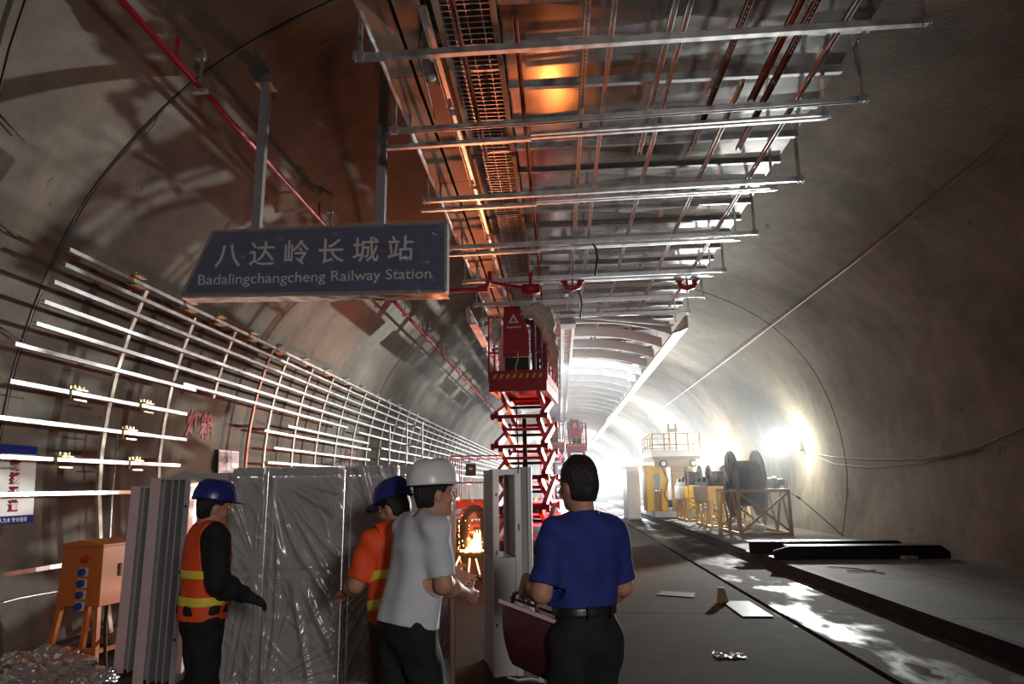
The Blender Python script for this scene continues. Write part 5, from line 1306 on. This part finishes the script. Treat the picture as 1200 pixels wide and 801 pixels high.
        b.grid(brim, nA, 4); part('brim', b, hat, ho, True)
        b = MB(); b.tube([tuple(L(.112*math.cos(a)*.98, .137*math.sin(a)*.98 - .012, .04)) for a in np.linspace(0, 2*math.pi, 25)], .006, 6); part('head_band', b, 'black', ho)
    t.location = loc; t.rotation_euler.z = yaw
    return t
R90 = math.pi/2
# worker in the orange vest at the left: in profile facing right, forearm forward
person('worker in blue hard hat and orange reflective vest standing at left', (-2.17, 4.22, 0), -R90 + .72, H=.94, hp=-.12, hy=-.05,
       J=dict(elR=(.215, .03, 1.12), wrR=(.17, .23, 1.02), elL=(-.215, .03, 1.12), wrL=(-.13, .20, 1.06), shR=(.165, .01, 1.40), shL=(-.165, .01, 1.40), head=(0, .03, 1.585)),
       top=('cloth_black', 'long'), vest=True, hat='helmetblue', glove='glove', hands=dict(R=dict(curl=.28, palm=(-.55, 0, -1), thumb=(-1, 0, .6)), L=dict(curl=.35, palm=(.5, 0, -1), thumb=(1, 0, .6))))
# man in the white shirt with the white hard hat: from behind, leaning to the right as he walks
person('man in white hard hat and white short sleeved shirt walking bent forward', (-.77, 3.55, 0), -R90 + .75, H=1.0, lean=.20, hp=.05, hy=-.25,
       J=dict(elL=(-.26, .19, 1.20), wrL=(-.22, .40, 1.12), elR=(.20, .08, 1.13), wrR=(.12, .27, 1.06), kneR=(.10, .12, .49), ankR=(.10, .10, .085), toeR=(.10, .26, .035), kneL=(-.095, .0, .48), ankL=(-.10, -.16, .10), toeL=(-.10, -.01, .03)),
       top=('cloth_white', 'short'), trousers='cloth_black', hat='helmetwhite', hem=.93, hands=dict(R=dict(curl=.4), L=dict(curl=.4)))
# worker with the blue hard hat, half hidden behind him, reaching left to the wrapped frames
person('stooping worker in blue hard hat and orange vest behind the white shirted man', (-.90, 3.98, 0), .55, H=.95, lean=.24, hy=.55, hp=-.35,
       J=dict(elL=(-.25, .09, 1.12), wrL=(-.26, .28, 1.06), shL=(-.17, .06, 1.37), elR=(.28, .12, 1.10), wrR=(.22, .32, 1.0), ankL=(-.12, -.05, .08), ankR=(.12, .06, .08), toeR=(.13, .22, .03)),
       top=('vest', 'short'), trousers='cloth_brown', vest=True, hat='helmetblue', hands=dict(L=dict(curl=.35, palm=(.2, .2, -1), thumb=(0, 1, 0)), R=dict(curl=.4)))
# man in the blue polo shirt, back to the camera, bag in the left hand
person('dark haired man in blue polo shirt seen from behind, belt and black trousers', (.10, 3.32, 0), .50, H=1.0, hy=.15, hp=-.06, lean=-.0,
       J=dict(elL=(-.235, -.03, 1.13), wrL=(-.20, .19, 1.165), shL=(-.158, -.01, 1.385), shR=(.160, -.02, 1.375), elR=(.225, .02, 1.12), wrR=(.21, .20, 1.02), head=(0, .035, 1.60), neck=(0, -.02, 1.435), ankR=(.10, .12, .09), kneR=(.10, .09, .49), toeR=(.10, .28, .03), ankL=(-.10, -.12, .09), toeL=(-.1, .03, .03)),
       top=('cloth_blue', 'short'), trousers='cloth_black', belt=True, collar=True, hem=1.062, hands=dict(L=dict(curl=.85, palm=(1, 0, -.4), thumb=(0, 1, 0), fwd=(-.1, .45, -.85)), R=dict(curl=.5)))
# document bag
t = thing('document_bag', 'maroon leather document bag in the hand of the blue shirted man', 'bag', (-.13, 3.4, .72))
a0 = Vector((-.29, 3.53, 1.045)); a1 = Vector((.01, 3.28, .985)); dn = Vector((.04, 0, -.29)); nrm = Vector((.70, .70, .1)).normalized()*.05
b = MB()
def bagf(u, v):
    a = u*2*math.pi; c, s_ = math.cos(a), math.sin(a); e = .28
    cx = abs(c)**e*(1 if c > 0 else -1); sy = abs(s_)**.8*(1 if s_ > 0 else -1); th = .45 + .75*math.sin(math.pi*min(1, v*1.05))**.7
    if v == 0 or v == 1: th = .12
    p = a0.lerp(a1, .5 + .5*cx) + dn*v + nrm*sy*th; k = noise.noise(p*9)*.008
    return p + nrm*k*12*.05
b.grid(bagf, 48, 22); part('bag_body', b, 'leather', t, True)
b = MB(); o_ = Vector((-.02, -.03, .004)); b.bar(a0 + o_, a1 + o_, .008, .016); part('zip_edge', b, 'pinkfilm', t, label='pale light strip along the bag top')
b = MB(); b.bar(a0 + nrm*.9 + Vector((0, 0, .004)), a1 + nrm*.9 + Vector((0, 0, .004)), .008, .012); part('rear_edge', b, 'leather', t)
m_ = a0.lerp(a1, .36) + Vector((0, 0, -.02)); d_ = (a1 - a0).normalized()
b = MB(); b.tube([m_ - d_*.09 + Vector((0, 0, 0)), m_ - d_*.07 + Vector((0, 0, .07)), m_ + Vector((0, 0, .095)), m_ + d_*.07 + Vector((0, 0, .07)), m_ + d_*.09], .010, 8); part('handle', b, 'leather', t, True)
b = MB(); b.tube([a1 + dn*.2, a1 + dn*.7 + Vector((.03, 0, 0)), a1 + dn*1.25], .012, 6); part('side_strap', b, 'black', t, True)
# workers on the lifts
person('lift worker in navy clothes and red hard hat standing at right on the raised lift', (-.33, 13.4, ZD), .2, H=.92, h=.014, hp=-.3, J=dict(elL=(-.25, .16, 1.45), wrL=(-.2, .2, 1.62), elR=(.25, .16, 1.45), wrR=(.2, .2, 1.62)),
       top=('cloth_navy', 'long'), trousers='cloth_navy', hat='redpl')
person('lift worker in white clothes standing at left on the raised lift', (-1.0, 13.5, ZD), -.2, H=.85, h=.014, hp=-.3, J=dict(elL=(-.25, .16, 1.45), wrL=(-.2, .2, 1.62), elR=(.25, .16, 1.45), wrR=(.2, .2, 1.62)),
       top=('cloth_white', 'long'), trousers='cloth_white', hat='helmetwhite')
for x, y, lab, m in ((.72, 37.9, 'grey clothed worker on the far right lift, left of two', 'aludark'), (1.12, 37.9, 'grey clothed worker on the far right lift, right of two', 'aludark'), (-.2, 36.4, 'pale clothed worker on the far left lift in the haze', 'pinkfilm')):
    person(lab, (x, y, ZD), .1, H=.98, h=.022, hair=False, top=(m, 'long'), trousers=m, hat='helmetwhite')
